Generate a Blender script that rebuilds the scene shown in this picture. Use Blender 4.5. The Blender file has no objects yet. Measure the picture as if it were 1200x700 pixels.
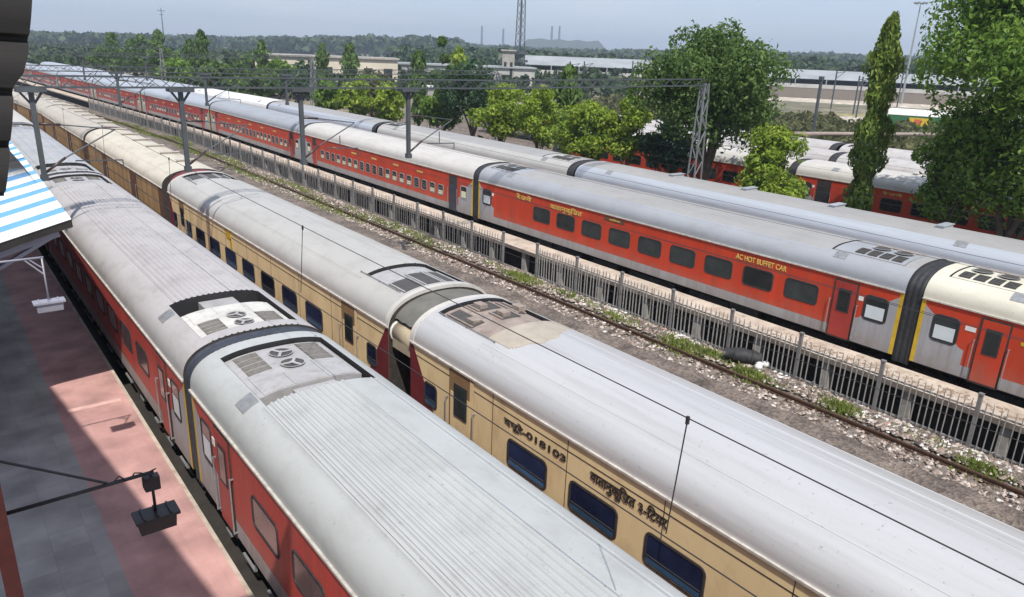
import bpy, math, random
import numpy as np
from mathutils import Vector, Matrix
random.seed(7)
R = math.radians
scene = bpy.context.scene
COL = scene.collection

# ------------------------------------------------------------------ helpers
class MB:
    """collects geometry for ONE mesh object; every face carries a material slot"""
    def __init__(s):
        s.v = []; s.f = []; s.m = []; s.sm = []
    def face(s, pts, mat=0, smooth=False):
        i = len(s.v); s.v += [tuple(p) for p in pts]
        s.f.append(tuple(range(i, i + len(pts)))); s.m.append(mat); s.sm.append(smooth)
    def grid(s, rows, mat=0, smooth=True, close=False):
        n = len(rows[0]); i = len(s.v)
        for r in rows: s.v += [tuple(p) for p in r]
        for a in range(len(rows) - 1):
            for b in range(n if close else n - 1):
                c = (b + 1) % n
                s.f.append((i + a*n + b, i + a*n + c, i + (a+1)*n + c, i + (a+1)*n + b))
                s.m.append(mat(a, b) if callable(mat) else mat); s.sm.append(smooth)
    def box(s, x0, x1, y0, y1, z0, z1, mat=0):
        p = [(x0,y0,z0),(x1,y0,z0),(x1,y1,z0),(x0,y1,z0),(x0,y0,z1),(x1,y0,z1),(x1,y1,z1),(x0,y1,z1)]
        i = len(s.v); s.v += p
        for q in ((0,3,2,1),(4,5,6,7),(0,1,5,4),(1,2,6,5),(2,3,7,6),(3,0,4,7)):
            s.f.append(tuple(i + k for k in q)); s.m.append(mat); s.sm.append(False)
    def bar(s, a, b, w, h=None, mat=0, n=4):
        """prism along a-b, n sides (n=4: square section w x h)"""
        a = Vector(a); b = Vector(b); d = (b - a).normalized(); h = h or w
        up = Vector((0,0,1)) if abs(d.z) < .95 else Vector((1,0,0))
        u = d.cross(up).normalized(); t = u.cross(d)
        if n == 4: ring = [(-.5,-.5),(.5,-.5),(.5,.5),(-.5,.5)]
        else: ring = [(.5*math.cos(2*math.pi*k/n), .5*math.sin(2*math.pi*k/n)) for k in range(n)]
        A = [a + u*(w*x) + t*(h*y) for x, y in ring]; B = [b + u*(w*x) + t*(h*y) for x, y in ring]
        i = len(s.v); s.v += [tuple(p) for p in A + B]
        for k in range(n):
            l = (k+1) % n
            s.f.append((i+k, i+l, i+n+l, i+n+k)); s.m.append(mat); s.sm.append(n > 6)
        s.f.append(tuple(i+k for k in reversed(range(n)))); s.m.append(mat); s.sm.append(False)
        s.f.append(tuple(i+n+k for k in range(n))); s.m.append(mat); s.sm.append(False)
    def tube(s, pts, rads, n=7, mat=0):
        rows = []
        for k, p in enumerate(pts):
            p = Vector(p); d = (Vector(pts[min(k+1, len(pts)-1)]) - Vector(pts[max(k-1, 0)])).normalized()
            up = Vector((0,1,0)) if abs(d.y) < .9 else Vector((1,0,0))
            u = d.cross(up).normalized(); t = u.cross(d)
            rows.append([p + (u*math.cos(2*math.pi*j/n) + t*math.sin(2*math.pi*j/n))*rads[k] for j in range(n)])
        s.grid(rows, mat, True, True)
        s.face(rows[-1], mat)
    def disc(s, c, r, n=20, mat=0, r0=0):
        o = [(c[0]+r*math.cos(2*math.pi*k/n), c[1]+r*math.sin(2*math.pi*k/n), c[2]) for k in range(n)]
        if r0:
            q = [(c[0]+r0*math.cos(2*math.pi*k/n), c[1]+r0*math.sin(2*math.pi*k/n), c[2]) for k in range(n)]
            s.grid([o, q], mat, False, True)
        else: s.face(o, mat)
    def build(s, name, mats, parent=None, loc=None, smooth_angle=None):
        me = bpy.data.meshes.new(name)
        me.from_pydata(s.v, [], s.f)
        for m in (mats if isinstance(mats, (list, tuple)) else [mats]): me.materials.append(m)
        me.polygons.foreach_set('material_index', s.m)
        me.polygons.foreach_set('use_smooth', s.sm)
        if smooth_angle and any(s.sm): me.set_sharp_from_angle(angle=R(smooth_angle))
        me.update()
        o = bpy.data.objects.new(name, me); COL.objects.link(o)
        if parent: o.parent = parent
        if loc: o.location = loc
        return o

def tag(o, label, cat, group=None, kind=None):
    o['label'] = label; o['category'] = cat
    if group: o['group'] = group
    if kind: o['kind'] = kind
    return o
def thing(name, label, cat, loc=(0,0,0), rz=0, group=None):
    o = bpy.data.objects.new(name, None); COL.objects.link(o); o.empty_display_size = .3
    o.location = loc; o.rotation_euler = (0,0,rz)
    return tag(o, label, cat, group)
def structure(o):
    o['kind'] = 'structure'; return o
def copy_thing(root, loc, rz, label, group):
    r = root.copy(); COL.objects.link(r); r.location = loc; r.rotation_euler = (0,0,rz); r['label'] = label; r['group'] = group
    for ch in list(root.children):
        c = ch.copy(); COL.objects.link(c); c.parent = r
        for g in list(ch.children):
            d = g.copy(); COL.objects.link(d); d.parent = c
    return r

# ------------------------------------------------------------------ materials
def mat(name, col, rough=.6, metal=0.0, var=.25, scale=1.5, dirt=None, dirt_amt=0, stretch=(1,1,1), bump=0, bscale=30, spec=.5, low=None, specks=None):
    """painted / weathered surface: base colour with patchy variation and streaks of dirt that belong to the thing"""
    m = bpy.data.materials.new(name); m.use_nodes = True
    nt = m.node_tree; N = nt.nodes; L = nt.links; b = N['Principled BSDF']
    b.inputs['Roughness'].default_value = rough; b.inputs['Metallic'].default_value = metal
    b.inputs['Specular IOR Level'].default_value = spec
    tc = N.new('ShaderNodeTexCoord'); mp = N.new('ShaderNodeMapping'); mp.inputs['Scale'].default_value = stretch
    L.new(tc.outputs['Object'], mp.inputs[0])
    no = N.new('ShaderNodeTexNoise'); no.inputs['Scale'].default_value = scale; no.inputs['Detail'].default_value = 7; no.inputs['Roughness'].default_value = .62
    L.new(mp.outputs[0], no.inputs[0])
    rp = N.new('ShaderNodeValToRGB'); L.new(no.outputs[0], rp.inputs[0])
    lo = [c*(1-var) for c in col]; hi = [min(1, c*(1+var*.6)) for c in col]
    rp.color_ramp.elements[0].position = .3; rp.color_ramp.elements[0].color = (*lo, 1)
    rp.color_ramp.elements[1].position = .7; rp.color_ramp.elements[1].color = (*hi, 1)
    out = rp.outputs[0]
    if dirt:
        n2 = N.new('ShaderNodeTexNoise'); n2.inputs['Scale'].default_value = scale*2.3; n2.inputs['Detail'].default_value = 8; n2.inputs['Roughness'].default_value = .7
        L.new(mp.outputs[0], n2.inputs[0])
        r2 = N.new('ShaderNodeValToRGB'); L.new(n2.outputs[0], r2.inputs[0])
        r2.color_ramp.elements[0].position = .48; r2.color_ramp.elements[0].color = (0,0,0,1)
        r2.color_ramp.elements[1].position = .72; r2.color_ramp.elements[1].color = (dirt_amt,)*3 + (1,)
        mx = N.new('ShaderNodeMix'); mx.data_type = 'RGBA'
        L.new(r2.outputs[0], mx.inputs['Factor']); L.new(out, mx.inputs['A']); mx.inputs['B'].default_value = (*dirt, 1)
        out = mx.outputs['Result']
    if specks:   # droppings, soot spots and chipped paint
        n5 = N.new('ShaderNodeTexNoise'); n5.inputs['Scale'].default_value = 9; n5.inputs['Detail'].default_value = 4; n5.inputs['Roughness'].default_value = .8; L.new(tc.outputs['Object'], n5.inputs[0])
        r5 = N.new('ShaderNodeValToRGB'); r5.color_ramp.elements[0].position = .63; r5.color_ramp.elements[1].position = .72; r5.color_ramp.elements[1].color = (.75,.75,.75,1); L.new(n5.outputs[0], r5.inputs[0])
        m5 = N.new('ShaderNodeMix'); m5.data_type = 'RGBA'; L.new(r5.outputs[0], m5.inputs['Factor']); L.new(out, m5.inputs['A']); m5.inputs['B'].default_value = (*specks, 1)
        out = m5.outputs['Result']
    if low:   # road dust and brake dust clinging to the bottom of the panels
        sp = N.new('ShaderNodeSeparateXYZ'); L.new(tc.outputs['Object'], sp.inputs[0])
        n4 = N.new('ShaderNodeTexNoise'); n4.inputs['Scale'].default_value = 1.3; n4.inputs['Detail'].default_value = 8; n4.inputs['Roughness'].default_value = .7; L.new(tc.outputs['Object'], n4.inputs[0])
        ad = N.new('ShaderNodeMath'); ad.operation = 'MULTIPLY_ADD'; ad.inputs[1].default_value = -1.3; L.new(n4.outputs[0], ad.inputs[0]); L.new(sp.outputs['Z'], ad.inputs[2])
        mr = N.new('ShaderNodeMapRange'); mr.inputs['From Min'].default_value = .2; mr.inputs['From Max'].default_value = 1.1; mr.inputs['To Min'].default_value = low[1]; mr.inputs['To Max'].default_value = 0; L.new(ad.outputs[0], mr.inputs[0])
        m2 = N.new('ShaderNodeMix'); m2.data_type = 'RGBA'; L.new(mr.outputs[0], m2.inputs['Factor']); L.new(out, m2.inputs['A']); m2.inputs['B'].default_value = (*low[0], 1)
        out = m2.outputs['Result']
    L.new(out, b.inputs['Base Color'])
    if bump:
        n3 = N.new('ShaderNodeTexNoise'); n3.inputs['Scale'].default_value = bscale; n3.inputs['Detail'].default_value = 5
        L.new(mp.outputs[0], n3.inputs[0])
        bp = N.new('ShaderNodeBump'); bp.inputs['Strength'].default_value = bump; bp.inputs['Distance'].default_value = .03
        L.new(n3.outputs[0], bp.inputs['Height']); L.new(bp.outputs[0], b.inputs['Normal'])
    return m

def roof_mat(name, col, rough=.55, metal=0., dirt=(.16,.15,.14), amt=.5, var=.14):
    # streaks run across the roof (local x), as rain washes the dust down
    return mat(name, col, rough, metal, var*.55, .7, tuple(c*.85 for c in dirt), min(1,amt*.75), (1.0, .55, 1.0) if metal < .3 else (2.6, .13, 2.6), .16, 2.2, specks=(.16,.15,.14))
M = {}
M['red']    = mat('coach_red_paint', (.54,.05,.018), .42, 0, .16, .5, (.20,.07,.04), .5, (1,4,.3), low=((.20,.155,.12),.6), bump=.22, bscale=2.2)
M['red_old']= mat('coach_faded_red_paint', (.50,.060,.042), .5, 0, .22, .6, (.22,.09,.07), .6, (1,4,.3), low=((.20,.155,.12),.6), bump=.22, bscale=2.2)
M['red_far']= mat('coach_dull_red_paint', (.40,.035,.025), .55, 0, .25, .5, (.18,.07,.05), .6, (1,4,.3), low=((.20,.155,.12),.6))
M['door_red']= mat('door_dark_red_paint', (.36,.04,.03), .45, 0, .15, 2)
M['grey']   = mat('coach_grey_paint', (.36,.36,.38), .5, 0, .14, .7, (.20,.17,.14), .6, (1,4,.3), low=((.20,.155,.12),.6), bump=.22, bscale=2.2)
M['cream']  = mat('coach_cream_paint', (.82,.635,.35), .55, 0, .08, .5, (.40,.25,.12), .45, (1,1.3,.6), low=((.20,.155,.12),.6), bump=.22, bscale=2.2)
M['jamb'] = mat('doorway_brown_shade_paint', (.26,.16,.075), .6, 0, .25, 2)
M['maroon'] = mat('coach_maroon_paint', (.16,.02,.026), .5, 0, .25, 1.5, (.12,.05,.04), .5)
M['brown']  = mat('van_tan_brown_paint', (.44,.285,.125), .65, 0, .3, .8, (.12,.06,.03), .8, (1,4,.3), low=((.20,.155,.12),.6))
M['brown_dk']= mat('van_dark_brown_paint', (.14,.065,.035), .65, 0, .3, 1.2)
M['yellow'] = mat('yellow_stripe_paint', (.62,.40,.02), .5, 0, .2, 3, (.3,.2,.05), .5)
M['black']  = mat('black_rubber', (.022,.023,.027), .7, 0, .2, 3, (.07,.065,.06), .5)
M['dark']   = mat('underframe_grime', (.035,.03,.027), .8, 0, .4, 3, (.09,.07,.05), .6)
M['bluedark']= mat('bellows_blue_black', (.035,.042,.06), .65, 0, .2, 2, (.10,.10,.10), .5)
M['bellows']= mat('bellows_grey_canvas', (.15,.145,.125), .8, 0, .18, 1.5, (.1,.09,.08), .7)
M['tan']    = mat('tan_canvas', (.40,.33,.23), .8, 0, .2, 3)
M['gutter'] = mat('gutter_pale_metal', (.62,.58,.52), .5, .2, .25, 4, (.25,.2,.16), .6)
M['roof_t1m']= roof_mat('roof_pale_grey_paint', (.425,.44,.435), .5, 0, (.33,.33,.32), .6)
M['roof_t1n']= roof_mat('roof_dusty_pinkish_grey', (.43,.41,.41), .6, 0, (.27,.25,.24), .7)
M['roof_t1l']= roof_mat('roof_dusty_grey', (.39,.40,.415), .6)
M['roof_alu']= roof_mat('roof_aluminium_paint', (.56,.555,.55), .40, .3, (.42,.40,.38), .6)
M['roof_top_grey'] = roof_mat('roof_darker_top_grey', (.32,.315,.31), .65, 0, (.28,.26,.25), .6)  # darker grey along the flat middle of the roof
M['roof_alu_old']= roof_mat('roof_worn_aluminium', (.44,.43,.405), .5, .05, (.36,.33,.29), .6)
M['roof_grey']= roof_mat('roof_blue_grey_paint', (.36,.375,.40), .45, .15, (.3,.29,.28), .6)
M['roof_t4'] = roof_mat('roof_silver_paint', (.48,.51,.55), .40, .3, (.34,.33,.32), .5)
M['roof_cream']= roof_mat('roof_cream_white', (.64,.61,.50), .5, 0, (.48,.43,.34), .5)
M['roof_white']= roof_mat('roof_dull_white', (.53,.51,.475), .55, 0, (.40,.36,.32), .6)
M['roof_bright']= roof_mat('roof_bright_white', (.72,.72,.71), .55, 0, (.5,.48,.46), .3)
M['roof_van']= roof_mat('roof_van_cream_grey', (.45,.41,.35), .6, 0, (.34,.30,.25), .7)
M['roof_van_lt']= roof_mat('roof_van_warm_cream', (.56,.515,.42), .6, 0, (.36,.31,.25), .7)
M['roof_pink']= roof_mat('roof_pinkish_white', (.46,.44,.43), .6, 0, (.30,.25,.235), .9)
M['ac_pale'] = mat('ac_pale_metal', (.42,.41,.41), .5, .1, .15, 2, (.25,.23,.21), .6)
M['ac_white']= mat('ac_white_paint', (.60,.59,.55), .5, 0, .15, 2, (.35,.31,.26), .6)
M['ac_rust'] = mat('ac_rusty_pink_dust', (.33,.27,.235), .7, 0, .3, 2.5, (.17,.11,.08), .8)
M['ac_sand'] = mat('roof_hatch_sandy_dust', (.41,.36,.295), .7, 0, .2, 2, (.35,.3,.24), .5)
M['grille']  = mat('ac_dark_grille', (.085,.08,.075), .6, .2, .3, 8)
M['grille_b']= mat('ac_brown_grey_grille', (.20,.185,.165), .6, .1, .3, 12)
M['grime']    = mat('roof_groove_grime', (.20,.195,.19), .8, 0, .45, 2)
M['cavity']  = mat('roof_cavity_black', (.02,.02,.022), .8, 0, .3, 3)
M['steel']   = mat('portal_blue_grey_steel', (.07,.082,.09), .6, .1, .25, 2, (.08,.07,.06), .5)
M['steel_lt']= mat('galvanised_steel', (.34,.35,.36), .5, .4, .2, 3, (.2,.17,.14), .6)
M['mast_g'] = mat('weathered_grey_steel', (.20,.21,.215), .6, .1, .2, 3)
M['fence']   = mat('fence_grey_white_steel', (.31,.31,.30), .6, .1, .25, 4, (.2,.14,.1), .7)
M['fence_dk']= mat('fence_post_grey_steel', (.20,.20,.20), .6, .1, .25, 4, (.15,.1,.07), .7)
M['rust']    = mat('rail_rust', (.085,.045,.028), .8, .1, .3, 6)
M['wire']    = mat('catenary_copper_dark', (.055,.05,.05), .5, .5, .2, 3)
M['insul']   = mat('brown_insulator', (.055,.035,.03), .35, 0, .2, 5)
M['bark']    = mat('tree_bark', (.12,.09,.065), .9, 0, .3, 4, bump=.5, bscale=12)
M['dirt'] = mat('dry_brown_dirt', (.30,.22,.16), .95, 0, .3, 3)
M['concrete']= mat('concrete_grey', (.36,.34,.31), .85, 0, .25, 1.5, (.16,.13,.1), .7, bump=.2)
M['plat_tan']= mat('platform_dusty_concrete', (.52,.44,.36), .9, 0, .22, .8, (.24,.16,.11), .8, bump=.2)
M['shade_ground'] = mat('shade_black_ground', (.035,.03,.026), .8, 0, .4, 2)  # black of the shaded gaps put into the ground colour
M['void']    = mat('shade_dark_surface', (.03,.027,.025), .9, 0, .4, 1.5)  # deep shade put into the colour, for undersides, voids and back walls
M['red_col'] = mat('column_red_oxide', (.22,.055,.04), .5, 0, .2, 3, (.1,.04,.03), .5)
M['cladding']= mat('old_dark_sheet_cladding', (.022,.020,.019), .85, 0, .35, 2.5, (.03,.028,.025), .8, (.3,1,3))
M['lamp_blk']= mat('lamp_black_housing', (.03,.026,.028), .5, .2, .2, 5)
M['lamp_gry']= mat('lamp_grey_housing', (.34,.34,.40), .5, .2, .15, 5)
M['shed']    = mat('shed_pale_roof', (.30,.32,.33), .7, 0, .25, .12)
M['shed_w']  = mat('shed_white_wall', (.42,.41,.39), .7, 0, .25, .3)
M['bld_cream']= mat('building_cream_plaster', (.62,.55,.44), .8, 0, .2, .2)
M['hoard_red']= mat('signal_board_red', (.55,.12,.05), .5, 0, .1, 3)
M['green_p'] = mat('coach_green_paint', (.03,.13,.05), .5, 0, .15, 1)
M['yel_p']   = mat('coach_yellow_paint', (.6,.42,.03), .5, 0, .15, 1)
M['text_blk']= mat('lettering_black_paint', (.035,.03,.025), .6, 0, .2, 8)
M['text_yel']= mat('lettering_yellow_paint', (.72,.50,.12), .5, 0, .15, 8)
M['plate']   = mat('small_white_notice', (.75,.74,.70), .5, 0, .1, 6)
M['wood']    = mat('sleeper_old_concrete', (.20,.17,.145), .9, 0, .3, 4)

def glass(name, col, rough=.12):
    m = mat(name, col, rough, 0, .35, 2.2, spec=.6); nt = m.node_tree; b = nt.nodes['Principled BSDF']
    src = b.inputs['Base Color'].links[0].from_socket
    oi = nt.nodes.new('ShaderNodeObjectInfo'); mr = nt.nodes.new('ShaderNodeMapRange'); mr.inputs['To Min'].default_value = .5; mr.inputs['To Max'].default_value = 2.6
    hs = nt.nodes.new('ShaderNodeHueSaturation'); nt.links.new(oi.outputs['Random'], mr.inputs[0]); nt.links.new(mr.outputs[0], hs.inputs['Value']); nt.links.new(src, hs.inputs['Color']); nt.links.new(hs.outputs[0], b.inputs['Base Color'])
    return m
M['glass'] = glass('window_dark_glass', (.018,.022,.022))
M['glass_t1'] = glass('window_brownish_glass', (.085,.06,.055), .2)
M['glass_blue'] = glass('window_deep_blue_glass', (.012,.016,.04))
M['blind'] = glass('window_blue_blind', (.03,.065,.12), .3)
M['frost'] = mat('window_frosted_white', (.62,.68,.70), .35, 0, .08, 4)
M['frost_y'] = mat('window_frosted_cream', (.72,.70,.48), .4, 0, .08, 4)

def leaf(name, c1, c2, c3, trans=.42):
    m = bpy.data.materials.new(name); m.use_nodes = True
    nt = m.node_tree; N = nt.nodes; L = nt.links; b = N['Principled BSDF']; out = N['Material Output']
    g = N.new('ShaderNodeNewGeometry'); tc = N.new('ShaderNodeTexCoord')
    no = N.new('ShaderNodeTexNoise'); no.inputs['Scale'].default_value = .55; no.inputs['Detail'].default_value = 3
    L.new(tc.outputs['Object'], no.inputs[0])
    ad = N.new('ShaderNodeMath'); ad.operation = 'MULTIPLY_ADD'; ad.inputs[1].default_value = .45
    L.new(g.outputs['Random Per Island'], ad.inputs[0])
    ml = N.new('ShaderNodeMath'); ml.operation = 'MULTIPLY'; ml.inputs[1].default_value = .6
    L.new(no.outputs[0], ml.inputs[0]); L.new(ml.outputs[0], ad.inputs[2])
    rp = N.new('ShaderNodeValToRGB'); L.new(ad.outputs[0], rp.inputs[0])
    e = rp.color_ramp.elements; e[0].position = .15; e[0].color = (*c1,1); e[1].position = .85; e[1].color = (*c3,1)
    k = rp.color_ramp.elements.new(.5); k.color = (*c2,1)
    L.new(rp.outputs[0], b.inputs['Base Color']); b.inputs['Roughness'].default_value = .55; b.inputs['Specular IOR Level'].default_value = .35
    tr = N.new('ShaderNodeBsdfTranslucent'); L.new(rp.outputs[0], tr.inputs[0])
    mx = N.new('ShaderNodeMixShader'); mx.inputs[0].default_value = trans
    L.new(b.outputs[0], mx.inputs[1]); L.new(tr.outputs[0], mx.inputs[2]); L.new(mx.outputs[0], out.inputs[0])
    return m
M['leaf_dark'] = leaf('foliage_dark_green', (0.053,0.097,0.024), (0.097,0.173,0.038), (0.166,0.256,0.060))
M['leaf_mid']  = leaf('foliage_mid_green', (0.077,0.149,0.020), (0.145,0.255,0.035), (0.256,0.395,0.063))
M['leaf_lime'] = leaf('foliage_lime_green', (0.106,0.183,0.018), (0.227,0.336,0.034), (0.423,0.504,0.067))
M['leaf_ash']  = leaf('foliage_deep_glossy_green', (0.068,0.118,0.019), (0.144,0.225,0.036), (0.328,0.396,0.064))
M['leaf_blue'] = leaf('foliage_blue_green', (0.030,0.069,0.033), (0.054,0.112,0.050), (0.096,0.175,0.066))
M['leaf_far']  = leaf('foliage_far_green', (.025,.045,.018), (.04,.07,.026), (.06,.10,.035), .15)
M['leaf_dry']  = leaf('foliage_dry_olive', (.07,.08,.03), (.12,.13,.05), (.20,.19,.08))
M['weed']      = leaf('weed_green', (.10,.14,.025), (.20,.26,.05), (.34,.36,.12))

def ground_mat(name, stops, scale=.3, bump=.5, bscale=14, detail=10):
    m = bpy.data.materials.new(name); m.use_nodes = True
    nt = m.node_tree; N = nt.nodes; L = nt.links; b = N['Principled BSDF']; b.inputs['Roughness'].default_value = .95
    tc = N.new('ShaderNodeTexCoord')
    n1 = N.new('ShaderNodeTexNoise'); n1.inputs['Scale'].default_value = scale; n1.inputs['Detail'].default_value = detail; n1.inputs['Roughness'].default_value = .7
    L.new(tc.outputs['Object'], n1.inputs[0])
    rp = N.new('ShaderNodeValToRGB'); L.new(n1.outputs[0], rp.inputs[0])
    e = rp.color_ramp.elements
    e[0].position, e[0].color = stops[0][0], (*stops[0][1],1); e[1].position, e[1].color = stops[-1][0], (*stops[-1][1],1)
    for p, c in stops[1:-1]: rp.color_ramp.elements.new(p).color = (*c,1)
    vo = N.new('ShaderNodeTexVoronoi'); vo.inputs['Scale'].default_value = bscale; L.new(tc.outputs['Object'], vo.inputs[0])
    hs = N.new('ShaderNodeHueSaturation'); sp = N.new('ShaderNodeSeparateColor'); L.new(vo.outputs['Color'], sp.inputs[0])
    mr = N.new('ShaderNodeMapRange'); mr.inputs['To Min'].default_value = .6; mr.inputs['To Max'].default_value = 1.35
    L.new(sp.outputs[0], mr.inputs[0]); L.new(mr.outputs[0], hs.inputs['Value']); L.new(rp.outputs[0], hs.inputs['Color'])
    L.new(hs.outputs[0], b.inputs['Base Color'])
    bp = N.new('ShaderNodeBump'); bp.inputs['Strength'].default_value = bump; bp.inputs['Distance'].default_value = .05
    L.new(vo.outputs['Distance'], bp.inputs['Height']); L.new(bp.outputs[0], b.inputs['Normal'])
    return m
M['earth'] = ground_mat('scrub_earth', [(.3,(.09,.09,.05)),(.5,(.17,.15,.095)),(.62,(.26,.22,.16)),(.75,(.34,.29,.22))], .035, .3, .5, 9)
M['ballast'] = ground_mat('track_ballast', [(.28,(.06,.048,.04)),(.45,(.14,.112,.094)),(.6,(.22,.178,.148)),(.75,(.13,.13,.085))], .9, .9, 13)
M['sand'] = ground_mat('pale_sandy_earth', [(.3,(.36,.30,.23)),(.55,(.48,.42,.34)),(.8,(.55,.49,.40))], .05, .2, .8)
M['dry'] = ground_mat('dry_grass_field', [(.3,(.16,.15,.06)),(.55,(.28,.24,.11)),(.8,(.34,.27,.15))], .08, .2, .8)
def pieces(name, stops):
    m = bpy.data.materials.new(name); m.use_nodes = True; nt = m.node_tree; b = nt.nodes['Principled BSDF']; b.inputs['Roughness'].default_value = .9
    g = nt.nodes.new('ShaderNodeNewGeometry'); rp = nt.nodes.new('ShaderNodeValToRGB'); nt.links.new(g.outputs['Random Per Island'], rp.inputs[0]); nt.links.new(rp.outputs[0], b.inputs['Base Color'])
    e = rp.color_ramp.elements; e[0].position, e[0].color = stops[0][0], (*stops[0][1],1); e[1].position, e[1].color = stops[-1][0], (*stops[-1][1],1)
    for p, c in stops[1:-1]: rp.color_ramp.elements.new(p).color = (*c,1)
    return m
M['stone'] = pieces('ballast_stone', [(0,(.065,.052,.046)),(.4,(.18,.145,.12)),(.75,(.34,.265,.22)),(1,(.55,.49,.45))])
M['litter'] = pieces('paper_and_plastic_litter', [(0,(.30,.27,.25)),(.4,(.50,.46,.42)),(.7,(.62,.62,.60)),(.93,(.72,.72,.72)),(1,(.45,.16,.10))])

def tile_mat(name, c1, c2, mortar, sx, sy, msize=.012, bump=.15):
    m = bpy.data.materials.new(name); m.use_nodes = True
    nt = m.node_tree; N = nt.nodes; L = nt.links; b = N['Principled BSDF']; b.inputs['Roughness'].default_value = .75
    tc = N.new('ShaderNodeTexCoord')
    br = N.new('ShaderNodeTexBrick'); br.offset = 0; br.inputs['Scale'].default_value = 1
    br.inputs['Color1'].default_value = (*c1,1); br.inputs['Color2'].default_value = (*c2,1); br.inputs['Mortar'].default_value = (*mortar,1)
    br.inputs['Mortar Size'].default_value = msize; br.inputs['Brick Width'].default_value = sx; br.inputs['Row Height'].default_value = sy
    L.new(tc.outputs['Object'], br.inputs[0])
    no = N.new('ShaderNodeTexNoise'); no.inputs['Scale'].default_value = 1.1; no.inputs['Detail'].default_value = 8; L.new(tc.outputs['Object'], no.inputs[0])
    mr = N.new('ShaderNodeMapRange'); mr.inputs['From Min'].default_value = .3; mr.inputs['From Max'].default_value = .7; mr.inputs['To Min'].default_value = .66; mr.inputs['To Max'].default_value = 1.18
    L.new(no.outputs[0], mr.inputs[0])
    hs = N.new('ShaderNodeHueSaturation'); L.new(mr.outputs[0], hs.inputs['Value']); L.new(br.outputs[0], hs.inputs['Color']); L.new(hs.outputs[0], b.inputs['Base Color'])
    return m
M['tile_pink'] = tile_mat('platform_pink_tiles', (.52,.30,.275), (.475,.275,.25), (.455,.265,.24), .3, .3, .006)
M['tile_grey'] = tile_mat('platform_grey_tiles', (.39,.37,.35), (.32,.30,.285), (.30,.285,.27), .62, .62, .007)
M['canopy_w'] = mat('canopy_white_sheet', (.80,.81,.80), .5, 0, .07, 1.5, (.5,.48,.44), .3)
M['canopy_b'] = mat('canopy_blue_sheet', (.14,.36,.66), .5, 0, .10, 1.5, (.1,.2,.35), .4)
M['canopy_s'] = mat('canopy_lavender_steel', (.36,.36,.44), .55, .1, .15, 2)

# ------------------------------------------------------------------ the yard bends gently to the left beyond Y = 82
def bend(y): return -.055*max(0, y-82)
def yaw(y): return math.atan(.055) if y > 84 else 0

# ------------------------------------------------------------------ lettering
def lettering(name, text, height, width, mat_, parent, x, yc, zc):
    """text standing on a coach's left wall: reads from -X, runs towards -Y"""
    cu = bpy.data.curves.new(name, 'FONT'); cu.body = text; cu.size = 1; cu.align_x = 'CENTER'; cu.align_y = 'CENTER'; cu.extrude = .01; cu.offset = .02
    tmp = bpy.data.objects.new(name, cu); COL.objects.link(tmp)
    bpy.context.view_layer.update()
    dg = bpy.context.evaluated_depsgraph_get()
    me = bpy.data.meshes.new_from_object(tmp.evaluated_get(dg), depsgraph=dg)
    bpy.data.objects.remove(tmp); bpy.data.curves.remove(cu)
    if not len(me.vertices): return None
    co = np.empty(len(me.vertices)*3); me.vertices.foreach_get('co', co); co = co.reshape(-1,3)
    a, b = co.min(0), co.max(0)
    u = (co[:,0]-(a[0]+b[0])/2)/(b[0]-a[0])*width; v = (co[:,1]-(a[1]+b[1])/2)/(b[1]-a[1])*height
    q = np.stack([-(co[:,2]-a[2])*.4, -u, v], 1)
    me.vertices.foreach_set('co', q.ravel()); me.update(); me.materials.clear(); me.materials.append(mat_)
    o = bpy.data.objects.new(name, me); COL.objects.link(o); o.parent = parent; o.location = (x, yc, zc)
    return o

# ------------------------------------------------------------------ railway coaches
HW = 1.62
def roof_z(x, zg, zt, n=2.5, hw=HW):
    return zg + (zt-zg)*max(0, 1-abs(x/hw)**n)**(1/n)
def roof_profile(zg, zt, n=2.5, ribs=(), hw=HW):
    xs = set()
    for k in range(37):
        t = math.pi*k/36; c = math.cos(t); xs.add(round(hw*math.copysign(abs(c)**(2/n), c), 4))
    xs = sorted(xs); pts = [(x, roof_z(x, zg, zt, n, hw)) for x in xs]
    for rx, w, h in ribs:
        pts = [p for p in pts if abs(p[0]-rx) > w*.8]
        for dx, hh in ((-.5*w,0),(-.22*w,h),(.2*w,h),(.5*w,0),(.62*w,0)):
            pts.append((rx+dx, roof_z(rx+dx, zg, zt, n, hw)+hh))
    return sorted(pts)

def drape(mb, x0, x1, y0, y1, f, dz, th, m, n=5):
    """slab that follows the roof curve f(x)"""
    xs = [x0+(x1-x0)*k/n for k in range(n+1)]
    top = [[(x, y, f(x)+dz) for x in xs] for y in (y0, y1)]
    bot = [[(x, y, f(x)+dz-th) for x in xs] for y in (y0, y1)]
    mb.grid(top, m, False)
    for k in (0, 1): mb.face(top[k] + bot[k][::-1], m)
    for k in (0, -1): mb.face([top[0][k], top[1][k], bot[1][k], bot[0][k]], m)

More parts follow.
